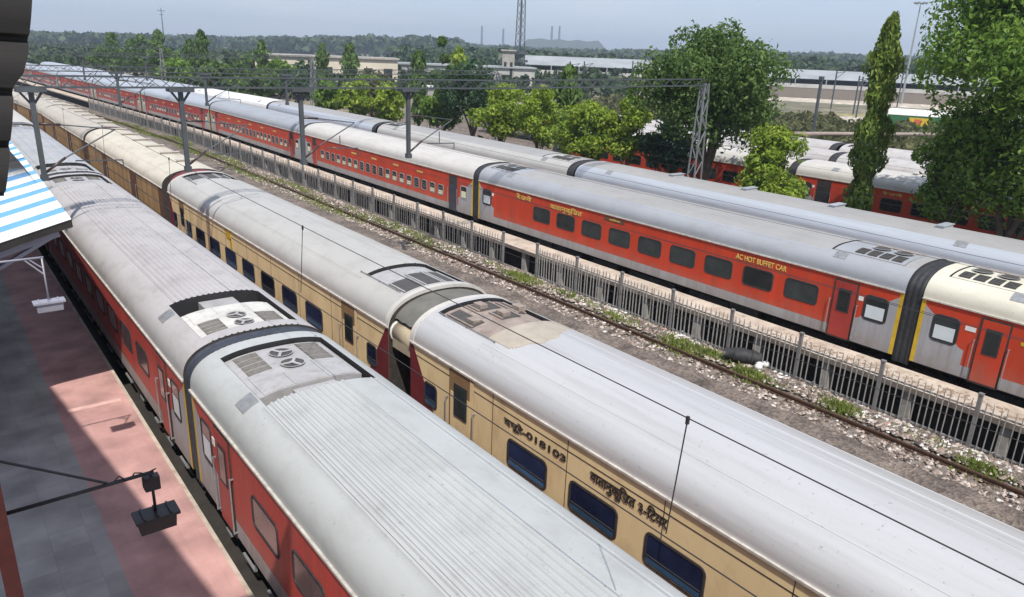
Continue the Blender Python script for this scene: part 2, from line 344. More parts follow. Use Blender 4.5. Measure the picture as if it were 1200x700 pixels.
def window(parent, y, w, z0, z1, kind, x=-HW):
    """frame, pane (and blind) standing a little proud of the left wall; rounded corners"""
    mb = MB(); r = min(w, z1-z0)*.16
    def rr(e, xx):
        pts = []
        for cx, cz, a0 in ((y+w/2-r, z1-r, 0), (y-w/2+r, z1-r, 90), (y-w/2+r, z0+r, 180), (y+w/2-r, z0+r, 270)):
            for k in range(4):
                a = R(a0+30*k); pts.append((xx, cx+(r+e)*math.cos(a), cz+(r+e)*math.sin(a)))
        return pts
    A, B, C = rr(.045, x-.001), rr(.035, x-.016), rr(-.01, x-.016); D = rr(-.012, x-.006)
    mb.grid([A,B,C,D], 0, False, True)
    mats = [M['black'], M['glass']]
    if kind == 'lhb': mats = [M['black'], M['glass']]
    if kind == 't1': mats = [M['black'], M['glass_t1']]
    if kind == 'icf': mats = [M['dark'], M['glass_blue'], M['blind']]
    if kind == 'wc': mats = [M['black'], M['glass'], M['frost']]
    if kind == 'wcy': mats = [M['grey'], M['glass'], M['frost_y']]
    if kind == 'sl': mats = [M['steel_lt'], M['glass'], M['frost_y']]
    mb.face(D, 1)
    if kind in ('icf',):
        mb.face([(x-.010,y-w/2+.03,z0+.03),(x-.010,y+w/2-.03,z0+.03),(x-.010,y+w/2-.03,z0+.03+(z1-z0)*.2),(x-.010,y-w/2+.03,z0+.03+(z1-z0)*.2)], 2)
        mb.bar((x-.014,y-w/2+.03,z0+.03+(z1-z0)*.24),(x-.014,y+w/2-.03,z0+.03+(z1-z0)*.24), .015)
    if kind in ('wc','wcy'):
        mb.face([(x-.011,y-w/2+.06,z0+.06),(x-.011,y+w/2-.06,z0+.06),(x-.011,y+w/2-.06,z0+(z1-z0)*.62),(x-.011,y-w/2+.06,z0+(z1-z0)*.62)], 2)
    if kind == 'sl':
        if (int(abs(y)*7) % 3): mb.face([(x-.010,y-w/2+.05,z0+.04),(x-.010,y+w/2-.05,z0+.04),(x-.010,y+w/2-.05,z0+(z1-z0)*.45),(x-.010,y-w/2+.05,z0+(z1-z0)*.45)], 2)
        for k in (.3,.5,.7): mb.bar((x-.014,y-w/2,z0+(z1-z0)*k),(x-.014,y+w/2,z0+(z1-z0)*k), .014)
    return mb.build('window', mats, parent)

def door(parent, y, w, col, win=True, zb=1.0, zt=3.08, recessed=False):
    x = -HW; mb = MB()
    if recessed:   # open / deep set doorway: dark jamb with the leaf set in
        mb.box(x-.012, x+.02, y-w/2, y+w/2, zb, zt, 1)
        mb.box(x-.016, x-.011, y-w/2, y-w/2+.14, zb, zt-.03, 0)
        mb.box(x-.018, x-.008, y-w/2+.12, y+w/2-.06, zb+.05, zt-.55, 0)
    else:
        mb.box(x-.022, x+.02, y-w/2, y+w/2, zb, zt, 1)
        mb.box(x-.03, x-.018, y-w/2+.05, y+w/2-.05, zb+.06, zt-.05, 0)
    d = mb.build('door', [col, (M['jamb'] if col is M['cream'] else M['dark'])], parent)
    if win:
        wb = MB(); z0, z1 = zb+(zt-zb)*.47, zb+(zt-zb)*.86
        wb.box(x-.042, x-.026, y-w*.26, y+w*.26, z0, z1, 0); wb.box(x-.046, x-.04, y-w*.2, y+w*.2, z0+.06, z1-.06, 1)
        wb.build('door_window', [M['black'], M['glass']], d)
    for s in (-1, 1):
        hb = MB(); yy = y+s*(w/2+.06)
        hb.bar((x-.07,yy,zb+.15),(x-.07,yy,zb+1.35), .03, n=6)
        hb.bar((x,yy,zb+.17),(x-.07,yy,zb+.17), .025); hb.bar((x,yy,zb+1.33),(x-.07,yy,zb+1.33), .025)
        hb.build('handrail', M['steel_lt'], d)
    return d

def ac_unit(root, s, sp, L, kind):
    """roof-mounted air conditioner in the recess at one end; s=+1 far end, -1 near end"""
    zg, zt, n = sp['zg'], sp['zt'], sp['n']
    e0, e1 = sp['rec']; rw = sp['rw']
    f = lambda x: roof_z(x, zg, zt, n)
    ye = s*(L/2-e0); yi = s*(L/2-e1)         # end side and inner side of the recess
    S = lambda a: ye - s*a                    # distance from the end side
    depth = abs(e1-e0)
    mb = MB()
    if kind == 'sq':
        drape(mb, -rw+.06, rw-.06, *sorted((S(.05), S(depth-.06))), lambda x: f(x)-.015, 0, .25, 0, 8)
        a = mb.build('ac_unit', sp['roof'], root)
        for k in range(4):
            g = MB(); y0 = S(.2+.42*k); y1 = S(.2+.42*k+.33)
            drape(g, -rw+.16, -.42, *sorted((y0,y1)), f, .006, .02, 0, 3)
            for q in range(4):
                xx = -rw+.2+q*.13; g.bar((xx,y0,f(xx)+.012),(xx,y1,f(xx)+.012), .02, .02)
            g.build('grille', M['grille'], a)
        for k in range(2):
            g = MB(); c = (.0, S(.55+.75*k), f(0)); g.disc((0,c[1],c[2]+.02), .27, 18, 1); g.disc((0,c[1],c[2]+.04), .31, 18, 0, .27); g.build('fan', [M['ac_pale'], M['grille']], a)
        g = MB(); drape(g, .38, rw-.2, *sorted((S(.2),S(1.7))), f, .006, .02, 0, 3); g.build('cover', M['ac_rust'], a)
    elif kind in ('lhb','lhbw'):
        m0 = M['ac_white'] if kind == 'lhbw' else M['ac_pale']
        gl = M['grille_b']; un = depth-(.75 if kind == 'lhbw' else .5)
        drape(mb, -rw+.06, rw-.06, *sorted((S(.06), S(un))), lambda x: f(x)-.10, 0, .22, 0, 8)
        drape(mb, -rw+.16, -.36, *sorted((S(un*.55), S(un-.03))), lambda x: f(x)-.10, .012, .012, 0)
        drape(mb, -.33, .33, *sorted((S(un*.68), S(un-.03))), lambda x: f(x)-.10, .012, .012, 0)
        drape(mb, .36, rw-.16, *sorted((S(un*.55), S(un-.03))), lambda x: f(x)-.10, .012, .012, 0)
        a = mb.build('ac_unit', [m0], root)
        for sd in (-1, 1):
            g = MB()
            x0, x1 = sorted((sd*.42, sd*(rw-.2)))
            for k in range(4):
                y0 = S(.14+un*.105*k*1.15); y1 = S(.14+un*.105*(k*1.15+.95))
                drape(g, x0, x1, *sorted((y0, y1)), lambda x: f(x)-.10, .01, .01, 0, 3)
                for q in range(3):
                    yy = y0+(y1-y0)*(q+.5)/3
                    g.bar((x0, yy, f(x0)-.085), (x1, yy, f(x1)-.085), .012)
            g.build('grille', gl, a)
        for k in range(2):
            g = MB(); c = (0, S(.14+un*(.16+.30*k)), f(0)-.095); r = un*.115
            g.disc((c[0],c[1],c[2]+.012), r, 20, 1); g.disc((c[0],c[1],c[2]+.03), r+.015, 20, 0, r-.008); g.disc((c[0],c[1],c[2]+.035), r*.25, 10, 0)
            for q in range(3):
                an = q*2.09+k; g.bar((c[0],c[1],c[2]+.026),(c[0]+r*.95*math.cos(an),c[1]+r*.95*math.sin(an),c[2]+.026), .06, .01, 0)
            g.build('fan', [M['ac_pale'], M['grille']], a)
        d = MB(); d.box(-.42, .42, *sorted((S(un+.06), S(depth-.03))), zt-.42, zt-.16); d.build('air_duct', M['ac_pale'], root)
    else:
        m0 = M['ac_rust'] if kind == 'icfb' else M['ac_pale']
        drape(mb, -rw+.07, rw-.07, *sorted((S(.05), S(depth-.05))), lambda x: f(x)-.09, 0, .2, 0, 8)
        a = mb.build('ac_unit', m0, root)
        for (x0,x1,a0,a1) in ((-rw+.15,-.28,.08,.48),(-.18,.34,.08,.62),(.44,rw-.15,.08,.62)) if kind != 'icfb' else ((-rw+.15,-.5,.1,.6),(-.2,.45,.06,.3),(-.05,.5,.4,.66),(.62,rw-.15,.1,.55)):
            g = MB(); drape(g, x0, x1, *sorted((S(depth*a0), S(depth*a1))), lambda x: f(x)-.09, .02, .02, 0, 3)
            ys = sorted((S(depth*a0), S(depth*a1)))
            for q in (0, 3):
                xx = x0+(x1-x0)*q/3; g.bar((xx, ys[0], f(xx)-.06), (xx, ys[1], f(xx)-.06), .045, .03, 1)
            if kind == 'icfb': g.box(x0+.1, x0+.32, ys[0]+.1, ys[0]+.4, f(x0)-.09, f(x0)+.03, 1)
            g.build('grille', [M['grille'], m0], a)
        r_ = MB()
        r_.bar((-rw-.02, S(.1), f(rw)+.035), (-rw-.02, S(depth+.3), f(rw)+.035), .022, n=6)
        for aa in (.3, depth*.6, depth+.25): r_.bar((-rw-.02, S(aa), f(rw)-.02), (-rw-.02, S(aa), f(rw)+.04), .022)
        r_.build('roof_rail', M['grime'], root)
        if kind == 'icfb':
            q = MB(); 
            for k in range(40):
                x0 = -.98+.055*k; drape(q, x0, x0+.055, *sorted((S(depth-.02), S(depth+.75+.35*math.sin(k*.11)+.04*math.sin(k*.7)))), f, .014, .02, 0, 1)
            q.build('dusty_hatch', M['ac_sand'], root)

def coach(name, label, group, X, y0, sp, far=False):
    """y0 = near end. sp = description of this kind of coach"""
    L = sp['L']; yc = y0+L/2; zg, zt, n = sp['zg'], sp['zt'], sp['n']; zb = sp.get('zb', 1.05)
    root = thing(name, label, sp['cat'], (X+bend(yc), yc, 0), yaw(yc), group)
    prof = roof_profile(zg, zt, n, sp.get('ribs', ()))
    h = L/2
    # body: walls, ends and floor, with the livery painted on (panels 3 mm proud)
    mb = MB(); mats = [sp['wall'], M['dark']]
    for sx in (-1, 1): mb.face([(sx*HW,-h,zb),(sx*HW,h,zb),(sx*HW,h,zg),(sx*HW,-h,zg)][::-sx], 0)
    for sy in (-1, 1): mb.face([(-HW,sy*h,zb),(HW,sy*h,zb)] + [(x,sy*h,z) for x, z in prof[::-1]], 1)
    mb.face([(-HW,-h,zb),(-HW,h,zb),(HW,h,zb),(HW,-h,zb)], 1)
    for poly, m in sp.get('bands', ()):
        if m not in mats: mats.append(m)
        k = mats.index(m)
        for sx in (-1, 1): mb.face([(sx*(HW+.003), y, z) for y, z in poly], k)
    for z in sp.get('seams', ()):
        mb.bar((-HW-.003,-h+.3,z),(-HW-.003,h-.3,z), .006, .02, 1)
    for k in sp.get('vseams', ()):
        mb.bar((-HW-.003,k,zb),(-HW-.003,k,zg), .012, .006, 1)
    mb.build('body', mats, root)
    # roof
    rb = MB(); rec = sp.get('recess', {}); e0, e1 = sp.get('rec', (0,0)); rw = sp.get('rw', 1)
    ya = -h + (e1 if -1 in rec else 0); yb = h - (e1 if 1 in rec else 0)
    def ext(p, a, b, m=0):
        k = max(1, int(abs(b-a)/1.5))
        gr = {q for q in range(len(p)-1) for rx, w, hh in sp.get('ribs', ()) if rx+.2*w < (p[q][0]+p[q+1][0])/2 < rx+.47*w} if p is prof else set()
        rb.grid([[(x, a+(b-a)*i/k, z) for x, z in p] for i in range(k+1)], lambda i, q: 2 if q in gr else (3 if sp.get('top') and abs(p[q][0]+p[q+1][0]) < 2.3 else m), True)
    plain = roof_profile(zg, zt, n)
    ext(prof, ya, yb)
    for s in rec:
        a, b = sorted((s*h, s*(h-e0))); ext(plain, a, b)
        a, b = sorted((s*(h-e0), s*(h-e1)))
        lp = [p for p in plain if p[0] < -rw-.001] + [(-rw, roof_z(rw,zg,zt,n))]
        ext(lp, a, b); ext([(-x, z) for x, z in lp[::-1]], a, b)
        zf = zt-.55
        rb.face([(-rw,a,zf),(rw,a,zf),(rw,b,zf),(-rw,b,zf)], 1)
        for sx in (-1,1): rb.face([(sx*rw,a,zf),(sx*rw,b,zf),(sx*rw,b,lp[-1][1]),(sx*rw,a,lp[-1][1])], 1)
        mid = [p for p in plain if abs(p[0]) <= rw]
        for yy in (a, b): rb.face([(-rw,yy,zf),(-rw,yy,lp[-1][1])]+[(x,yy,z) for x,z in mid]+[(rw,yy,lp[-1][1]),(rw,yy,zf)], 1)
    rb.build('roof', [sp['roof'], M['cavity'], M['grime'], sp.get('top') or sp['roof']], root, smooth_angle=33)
    # rain gutter
    g = MB()
    for sx in (-1,1): g.bar((sx*(HW+.02),-h,zg-.01),(sx*(HW+.02),h,zg-.01), .05, .045)
    g.build('rain_gutter', M['gutter'] if not sp.get('dark_gutter') else M['grey'], root)
    if sp.get('rim'):
        for s in (-1,1):
            q = MB(); f = [(x*1.008, z+.012) for x,z in plain]
            q.grid([[(x,s*(h-.16),z) for x,z in f],[(x,s*(h+.01),z) for x,z in f]], 0, True)
            q.face([(x,s*(h-.16),z) for x,z in f]+[(x,s*(h-.16),z-.03) for x,z in plain[::-1]], 0)
            q.face([(x,s*(h+.01),z) for x,z in f]+[(x,s*(h+.01),z-.08) for x,z in plain[::-1]], 0)
            q.build('roof_rim', sp['rim'], root)
    for s, kind in rec.items(): ac_unit(root, s, sp, L, kind)
    # gangway to the nearer coach
    gp = sp.get('gap', .5)
    if gp:
        q = MB(); sc = sp.get('gw', .972)
        if sp.get('bellows') is None:
            pr = [(x*sc, zb+.1+(z-zb-.1)*.985) for x,z in plain]; pr = [(-HW*sc, zb-.2)] + pr + [(HW*sc, zb-.2)]
            k = 3
            for i in range(k):
                a = -h-gp*i/k; b = -h-gp*(i+1)/k; mid = (a+b)/2
                rows = [[(x,a,z) for x,z in pr],[(x*1.012,mid,z+.015) for x,z in pr],[(x,b,z) for x,z in pr]]
                q.grid(rows, 0, False)
            q.build('gangway', M['black'] if sp.get('gwm') is None else sp['gwm'], root)
        else:
            pr = [(x*.93, z-.13) for x,z in plain if abs(x) < 1.55]
            rows = [[(x,-h-gp*i/6,z+(.03 if i % 2 else 0)) for x,z in pr] for i in range(7)]
            q.grid(rows, 0, True)
            q.box(-1.02, 1.02, -h-gp, -h, 1.0, 3.3, 1)
            q.build('gangway', [M['bellows'], M['dark']], root)
            t = MB(); t.bar((-1.33,-h-gp*.93,2.98),(-1.33,-h-gp*.07,2.98), .5, .56, 0, 14); t.box(-1.56,-1.1,-h-gp*.9,-h-gp*.1, 2.62, 2.98, 0)
            t.bar((-1.33,-h-gp*.08,2.98),(-1.33,-h+.0,2.98), .54, .60, 1, 14)
            t.build('gangway_hood', [M['tan'], M['plate']], root)
    # doors, windows
    for d in sp.get('doors', ()): door(root, *d[:3], **(d[3] if len(d) > 3 else {}))
    for w in sp.get('windows', ()): window(root, *w)
    for y, z, w, hh, m in sp.get('plates', ()):
        q = MB(); q.box(-HW-.012,-HW+.01,y-w/2,y+w/2,z-hh/2,z+hh/2); q.build('notice', m, root)
    for y in sp.get('vents', ()):
        q = MB(); zz = roof_z(.3,zg,zt,n)
        q.box(-.15,.75,y-.14,y+.14,zz-.05,zz+.09); q.box(-.2,.8,y-.18,y+.18,zz+.09,zz+.115); q.build('roof_vent', M['roof_van'] if sp['cat']=='parcel van' else sp['roof'], root)
    for y in sp.get('hatch', ()):
        q = MB(); drape(q,-1.42,-1.12,y-.22,y+.22,lambda x: roof_z(x,zg,zt,n),.015,.02,0,3); q.build('roof_hatch', M['steel_lt'], root)
    # underframe and bogies
    if not far:
        u = MB(); u.box(-1.25,1.25,-h+.3,h-.3,.86,1.05)
        for k, (a,b) in enumerate(((-5.2,-3.2),(-2.4,.2),(1.0,2.6),(3.4,5.4))): u.box(-1.42,-.3,a,b,.34+.08*(k%2),.9); u.box(.3,1.42,a,b,.36,.9)
        for s in (-1,1): u.bar((s*.85,-h-.25,1.06),(s*.85,h+.25,1.06), .3, .3, 0, 10)
        u.box(-1.5,-1.2,-h+5.2,-5.3,.5,1.0); u.box(-1.5,-1.2,5.5,h-5.2,.5,1.0)
        u.build('underframe', M['dark'], root)
        if X < 6:
            pp = MB(); rg_ = random.Random(int(y0*3))
            for k in range(16):
                yy = -h+1.2+1.4*k+rg_.uniform(-.3,.3); pp.bar((-1.5,yy,.52),(-1.5,yy+rg_.uniform(.3,.9),.52), .05); pp.bar((-1.48,yy,.5),(-1.48,yy,.98), .04)
            pp.build('brake_pipes', M['steel_lt'], root)
        for s in (-1,1):
            b = MB(); c = s*(h-3.4)
            for sx in (-1,1): b.box(sx*1.02-.09,sx*1.02+.09,c-1.65,c+1.65,.5,.75)
            b.box(-1.0,1.0,c-.25,c+.25,.5,.86)
            for sx in (-1,1):
                for dy in (-1.3,1.3): b.box(sx*1.12-.12,sx*1.12+.12,c+dy-.22,c+dy+.22,.3,.62)
            bo = b.build('bogie', M['dark'], root)
            for dy in (-1.3,1.3):
                w = MB()
                for sx in (-1,1): w.bar((sx*.76,c+dy,.457),(sx*.90,c+dy,.457), .9, .9, 0, 20)
                w.bar((-.8,c+dy,.457),(.8,c+dy,.457), .16, .16, 0, 8); w.build('wheelset', M['rust'], bo)
    for t in sp.get('texts', ()):
        lettering('lettering', t[0], t[1], t[2], t[3], root, -HW-.012-(.01 if len(t) > 6 else 0), t[4], t[5])
    return root

def lhb(**k):
    h = 11.77; y = k.pop('wall_mat', M['red'])
    d = dict(cat='coach', L=23.54, zg=3.2, zt=4.04, n=2.6, wall=y, roof=M['roof_grey'], rec=(.4,2.95), rw=1.09, gap=.54,
             ribs=[(-1.25+.1*0,.05,.012),(1.25,.05,.012),(-.62,.05,.012),(.62,.05,.012)])
    s0 = 1.42; g = M['grey']; b = [([(-10.3,1.05),(10.3,1.05),(10.3,s0),(-10.3,s0)], g)]
    for s in (-1,1):
        b.append(([(s*10.3,1.05),(s*(h-.13),1.05),(s*(h-.13),3.0),(s*11.35,2.78),(s*10.45,1.95),(s*10.3,1.9)], g))
        b.append(([(s*(h-.13),1.05),(s*h,1.05),(s*h,3.14),(s*(h-.13),3.14)], M['yellow']))
    d['bands'] = b
    d['doors'] = [(s*9.84,.86,M['door_red']) for s in (-1,1)]
    wk = k.pop('wk','lhb')
    d['windows'] = [(-7.3+1.8125*i,1.2,1.95,2.62,wk) for i in range(9)] + [(s*10.95,.72,1.98,2.78,'wc') for s in (-1,1)]
    d['hatch'] = [9.3,-9.3]
    d['plates'] = [(-10.42,2.62,.16,.16,M['plate']),(10.42,2.62,.16,.16,M['plate'])]
    d.update(k); return d

ribs_t1 = [(-1.12+.125*i,.075,.024) for i in range(13)] + [(.98,.05,.012),(1.1,.05,.012)]
ribs_n = [(-.95+.135*i,.06,.018) for i in range(15)]
TX = dict(t1=5.09, t2=10.32, t3=25.6, t4=31.4, t5=46.0, t6=52.4, t7=58.9)
G1 = 'red coaches of the nearest train beside the pink platform'
w1 = [(7.75-1.81*i,1.14,1.95,2.55,'t1') for i in range(9)] + [(s*10.9,.6,1.95,2.8,'wc') for s in (-1,1)]
coach('railway_coach','nearest red coach with pale ribbed roof, fans on its far end, beside pink platform',G1,TX['t1'],14.82-23.54,
      lhb(wall_mat=M['red_old'],roof=M['roof_t1m'],ribs=ribs_t1,recess={1:'lhb',-1:'lhb'},windows=w1,gwm=M['bluedark']))
coach('railway_coach','red coach with dusty pinkish ribbed roof and white air conditioner at its near end',G1,TX['t1'],15.33,
      lhb(wall_mat=M['red_old'],roof=M['roof_t1n'],ribs=ribs_n,recess={1:'lhb',-1:'lhbw'},windows=[(-y,a,b,c,d) for y,a,b,c,d in w1],gwm=M['bluedark']))
coach('railway_coach','red coach with dusty grey roof half hidden behind the striped canopy',G1,TX['t1'],39.4,
      lhb(wall_mat=M['red_old'],roof=M['roof_t1l'],ribs=ribs_n[::3],recess={1:'lhb',-1:'lhb'},windows=w1,gwm=M['bluedark']))
coach('railway_coach','farther pale roofed coach just beyond the half hidden grey roofed one',G1,TX['t1'],63.5,
      lhb(wall_mat=M['red_old'],roof=M['roof_white'],windows=w1), far=True)
coach('railway_coach','farthest coach in the train at the pink platform',G1,TX['t1'],87.6,
      lhb(wall_mat=M['red_old'],roof=M['roof_t1l'],windows=w1), far=True)

# second train: cream coaches and brown parcel vans
G2 = 'cream coaches of the second train'
hi = 10.67
def icf(**k):
    d = dict(cat='coach', L=21.34, zg=3.15, zt=4.0, n=2.25, wall=M['cream'], roof=M['roof_alu'], rec=(.3,2.4), rw=1.0, gap=1.1, bellows=True, rim=M['roof_white'],
             ribs=[(-1.18,.05,.010),(.28,.06,.012),(.62,.06,.012),(1.15,.05,.01)], seams=(2.86,), vseams=[-7.2+2.4*i for i in range(7)])
    b = []
    for s in (-1,1):
        b.append(([(s*hi,1.05),(s*(hi-1.45),1.05),(s*(hi-.12),3.12),(s*hi,3.12)], M['maroon']))
    d['bands'] = b; d['windows'] = [(6.0-1.955*i,1.22,1.68,2.28,'icf') for i in range(7)] + [(s*9.72,.5,1.75,2.3,'icf') for s in (-1,1)]
    d['doors'] = [(s*8.4,.98,M['cream'],dict(recessed=True)) for s in (-1,1)]
    d.update(k); return d
TXT = [('दपूरे-018103',.24,1.95,M['text_blk'],5.80,2.66),('वातानुकूिलत ३-िटयर',.33,1.85,M['text_blk'],3.22,2.67)]
coach('railway_coach','cream coach with silver roof, blue windows and black lettering, nearest of the cream ones',G2,TX['t2'],14.85-21.34,
      icf(recess={1:'icfb'}, texts=TXT))
coach('railway_coach','cream coach with dull grey roof and square windows beside the pinkish roof',G2,TX['t2'],15.97,
      icf(roof=M['roof_alu_old'], recess={-1:'icfa',1:'icfa'}, windows=[(-5.9+1.955*i,1.2,1.66,2.3,'icf') for i in range(8)]+[(9.72,.5,1.75,2.3,'icf'),(-9.72,.5,1.75,2.3,'icf')], plates=[(2.0,2.92,.55,.4,M['yellow']),(1.75,2.6,.2,.4,M['yellow'])]))
def van(**k):
    b = []
    for i in range(5):
        c = -7.6+3.8*i; b.append(([(c-.75,1.1),(c+.75,1.1),(c+.75,3.0),(c-.75,3.0)], M['brown_dk'] if i % 2 else M['brown']))
    b += [([(s*10,1.05),(s*9.2,1.05),(s*9.2,3.12),(s*10,3.12)], M['brown_dk']) for s in (-1,1)]
    d = dict(cat='parcel van', L=20.0, zg=3.15, zt=3.98, n=2.25, wall=M['brown'], roof=M['roof_van'], gap=.7, gwm=M['maroon'], gw=.8,
             ribs=[(-1.18,.05,.01)], seams=(1.7,2.3,2.9), vseams=[-9.2+1.15*i for i in range(17)], bands=b, vents=[-7.4+3.2*i for i in range(6)],
             doors=[(c,1.3,M['brown_dk'],dict(win=False,zb=1.1,zt=2.95)) for c in (-3.8,3.8)])
    d.update(k); return d
G2b = 'brown parcel vans behind the cream coaches'
vy = 38.4
for i, lab in enumerate(('brown parcel van with creamy white roof and small vents, nearest to the cream coaches',
                         'second brown parcel van with pale roof, beyond the creamy roofed one',
                         'third brown parcel van, seen past the first portal drop arm',
                         'far brown parcel van beyond three others like it',
                         'farthest brown parcel van at the end of the second train')):
    coach('parcel_van', lab, G2b, TX['t2'], vy, van(roof=M['roof_van_lt'] if i == 0 else M['roof_van']), far=i > 1); vy += 20.7

# third train, across the fence
G3 = 'red and grey coaches of the train at the fenced platform'
T3TXT = [('AC HOT BUFFET CAR',.21,2.2,M['text_yel'],15.12-21.58,2.91),('वातानुकूिलत',.36,2.3,M['text_yel'],26.05-21.58,2.86),('रेलवे',.27,1.25,M['text_yel'],29.3-21.58,2.93),('कोच',.1,.7,M['text_yel'],22.75-21.58,3.0,1)]
c = lhb(roof=M['roof_grey'], top=M['roof_top_grey'], recess={-1:'sq',1:'sq'}, texts=T3TXT, windows=[(-8.24+1.8125*i,1.24,1.93,2.6,'lhb') for i in range(9)]+[(s*10.95,.74,1.98,2.78,'wc') for s in (-1,1)])
c['doors'] = [(-9.86,.86,M['door_red'])]
c['plates'] = c['plates'] + [(22.8-21.58,3.0,1.25,.2,M['brown_dk'])]
coach('railway_coach','bright red coach with yellow lettering and blue grey roof at the fenced platform',G3,TX['t3'],9.81,c)
c = lhb(roof=M['roof_cream'], recess={1:'sq'}, gap=.5); c['doors'] = [(9.6,.82,M['red']),(-9.6,.82,M['red'])]; c['plates'] = [(10.25,2.62,.3,.14,M['plate']),(8.75,2.6,.3,.1,M['yellow'])]
coach('railway_coach','red coach with cream white roof, nearest in the train at the fenced platform',G3,TX['t3'],9.25-23.54,c)
def sleeper(**k):
    d = lhb(**k); d['gap'] = k.get('gap', .5)
    d['windows'] = [(-8.4+.93*i,.56,1.75,2.32,'sl') for i in range(19)] + [(s*10.85,.6,1.9,2.6,'wcy') for s in (-1,1)]
    d['doors'] = [(s*9.75,.8,M['door_red'],dict(recessed=True,win=False)) for s in (-1,1)]; d['hatch'] = []
    d['plates'] = [(-6+3*i,2.78,.7,.1,M['text_yel']) for i in range(5)]
    return d
c = sleeper(roof=M['roof_white'], wall_mat=M['red'])
c['doors'][0] = (-9.75,.86,M['bluedark'],dict(recessed=True,win=False))
coach('railway_coach','red coach with dull white roof and a long row of small barred windows',G3,TX['t3'],33.88,c)
a = sleeper(roof=M['roof_grey'], wall_mat=M['red'])
coach('railway_coach','red coach with grey roof and barred windows behind the white roofed one',G3,TX['t3'],57.95,a)
ys = 82.0
farlab = ['red coach with pale roof where the fenced platform train begins to bend','second red coach after the bend in the fenced platform train','third red coach after the bend, partly behind a drop arm',
          'fourth red coach after the bend, small and dull','fifth red coach after the bend in the far haze','sixth red coach after the bend, near the vanishing end','last tiny red coach at the far end of the fenced platform train']
proto = None
for i, lab in enumerate(farlab):
    yc = ys+11.77
    if proto is None:
        p_ = sleeper(roof=M['roof_t4'], wall_mat=M['red_far']); proto = coach('railway_coach', lab, G3, TX['t3'], ys, p_, far=True)
    else: copy_thing(proto, (TX['t3']+bend(yc), yc, 0), yaw(yc), lab, G3)
    ys += 24.06

# fourth train: silver roofs
G4 = 'silver roofed coaches of the fourth train'
yn = 32.3
t4 = [(8.25-23.54-.5, M['roof_t4'], 'near silver roofed coach directly behind the cream roofed red coach'),
      (8.25, M['roof_t4'], 'silver roofed coach running behind the bright red lettered coach'),
      (32.5, M['roof_alu_old'], 'silver roofed coach with dark roof recess behind the white roofed barred coach'),
      (57.0, M['roof_t4'], 'silver grey roofed coach with a dark round spot on the roof'),
      (81.3, M['roof_bright'], 'coach with bright white roof in the fourth train')]
for i, (y_, rm, lab) in enumerate(t4):
    sp = lhb(roof=rm, wall_mat=M['red_far'], recess={-1:'sq',1:'sq'} if i in (2,) else {}, wk='lhb'); sp['top'] = M['roof_top_grey'] if i < 4 else None
    sp['vents'] = [-8+4.6*k for k in range(4)] if i < 2 else []
    coach('railway_coach', lab, G4, TX['t4'], y_, sp, far=True)
ys = 105.6; proto = None
for i, lab in enumerate(('grey roofed coach just past the bright white roof','second grey roofed coach past the bright white roof','third grey roofed coach past the bright white roof','fourth grey roofed coach past the bright white roof')):
    yc = ys+11.77
    if proto is None: proto = coach('railway_coach', lab, G4, TX['t4'], ys, lhb(roof=M['roof_white'] if i else M['roof_t4'], wall_mat=M['red_far']), far=True)
    else: copy_thing(proto, (TX['t4']+bend(yc), yc, 0), yaw(yc), lab, G4)
    ys += 24.06

# fifth to seventh trains beyond the trees
G5 = 'coaches half hidden behind the trees'
def t5(**k):
    d = lhb(**k); d['doors'] = [(9.72,.95,M['black'],dict(recessed=True,win=False)),(-9.72,.95,M['black'],dict(recessed=True,win=False))]
    d['texts'] = [('रेलवे',.2,1.2,M['text_yel'],5.4,2.95)]; d['vents'] = [-5,0,5]; return d
coach('railway_coach','red coach with whitish roof behind the slim column tree',G5,TX['t5'],26.4-23.54,t5(roof=M['roof_white']),far=True)
coach('railway_coach','red coach behind the trunk of the large round tree',G5,TX['t5'],26.95,t5(roof=M['roof_white']),far=True)
coach('railway_coach','red coach behind the large tree at the right edge',G5,TX['t5'],2.3-23.54,t5(roof=M['roof_white']),far=True)
for X_, nm, rm, lst in ((TX['t6'],'sixth',M['roof_pink'],((27.3-23.54,'pinkish white roofed coach directly behind the red one by the column tree'),(27.9,'pinkish white roofed coach behind the large round tree'))),
                        (TX['t7'],'seventh',M['roof_pink'],((7.2,'rearmost pale roofed coach beside the brown pipe gantry'),(31.6,'rearmost white roofed coach glimpsed through the large round tree'),(56.0,'white roofed coach behind the lime green trees')))):
    for y_, lab in lst:
        coach('railway_coach', lab, G5, X_, y_, lhb(roof=rm, wall_mat=M['red_far'], recess={1:'lhb'}), far=True)

# green coach with a white roof far to the right
g = thing('green_coach','green coach with white roof and yellow panel on the far side of the yard','coach',(131.5,49.5,0),R(24))
mb = MB(); mb.box(-1.6,1.6,-12,12,.6,2.7); mb.build('body', M['green_p'], g)
mb = MB(); pr = [(1.65*math.cos(math.pi*k/10), 2.7+.95*math.sin(math.pi*k/10)**.8) for k in range(11)]
mb.grid([[(x,-12,z) for x,z in pr],[(x,12,z) for x,z in pr]],0,True)
for s in (-12,12): mb.face([(x,s,z) for x,z in pr])
mb.build('roof', M['roof_bright'], g)
mb = MB(); mb.box(-1.62,-1.6,5.5,8.8,1.1,2.4,0); mb.box(-1.63,-1.62,7.0,8.0,1.4,2.2,1); mb.build('panel', [M['yel_p'],M['hoard_red']], g)
for k in range(5):
    mb = MB(); mb.box(-1.62,-1.59,-10+3*k,-8.4+3*k,1.5,2.3); mb.build('window', M['glass'], g)

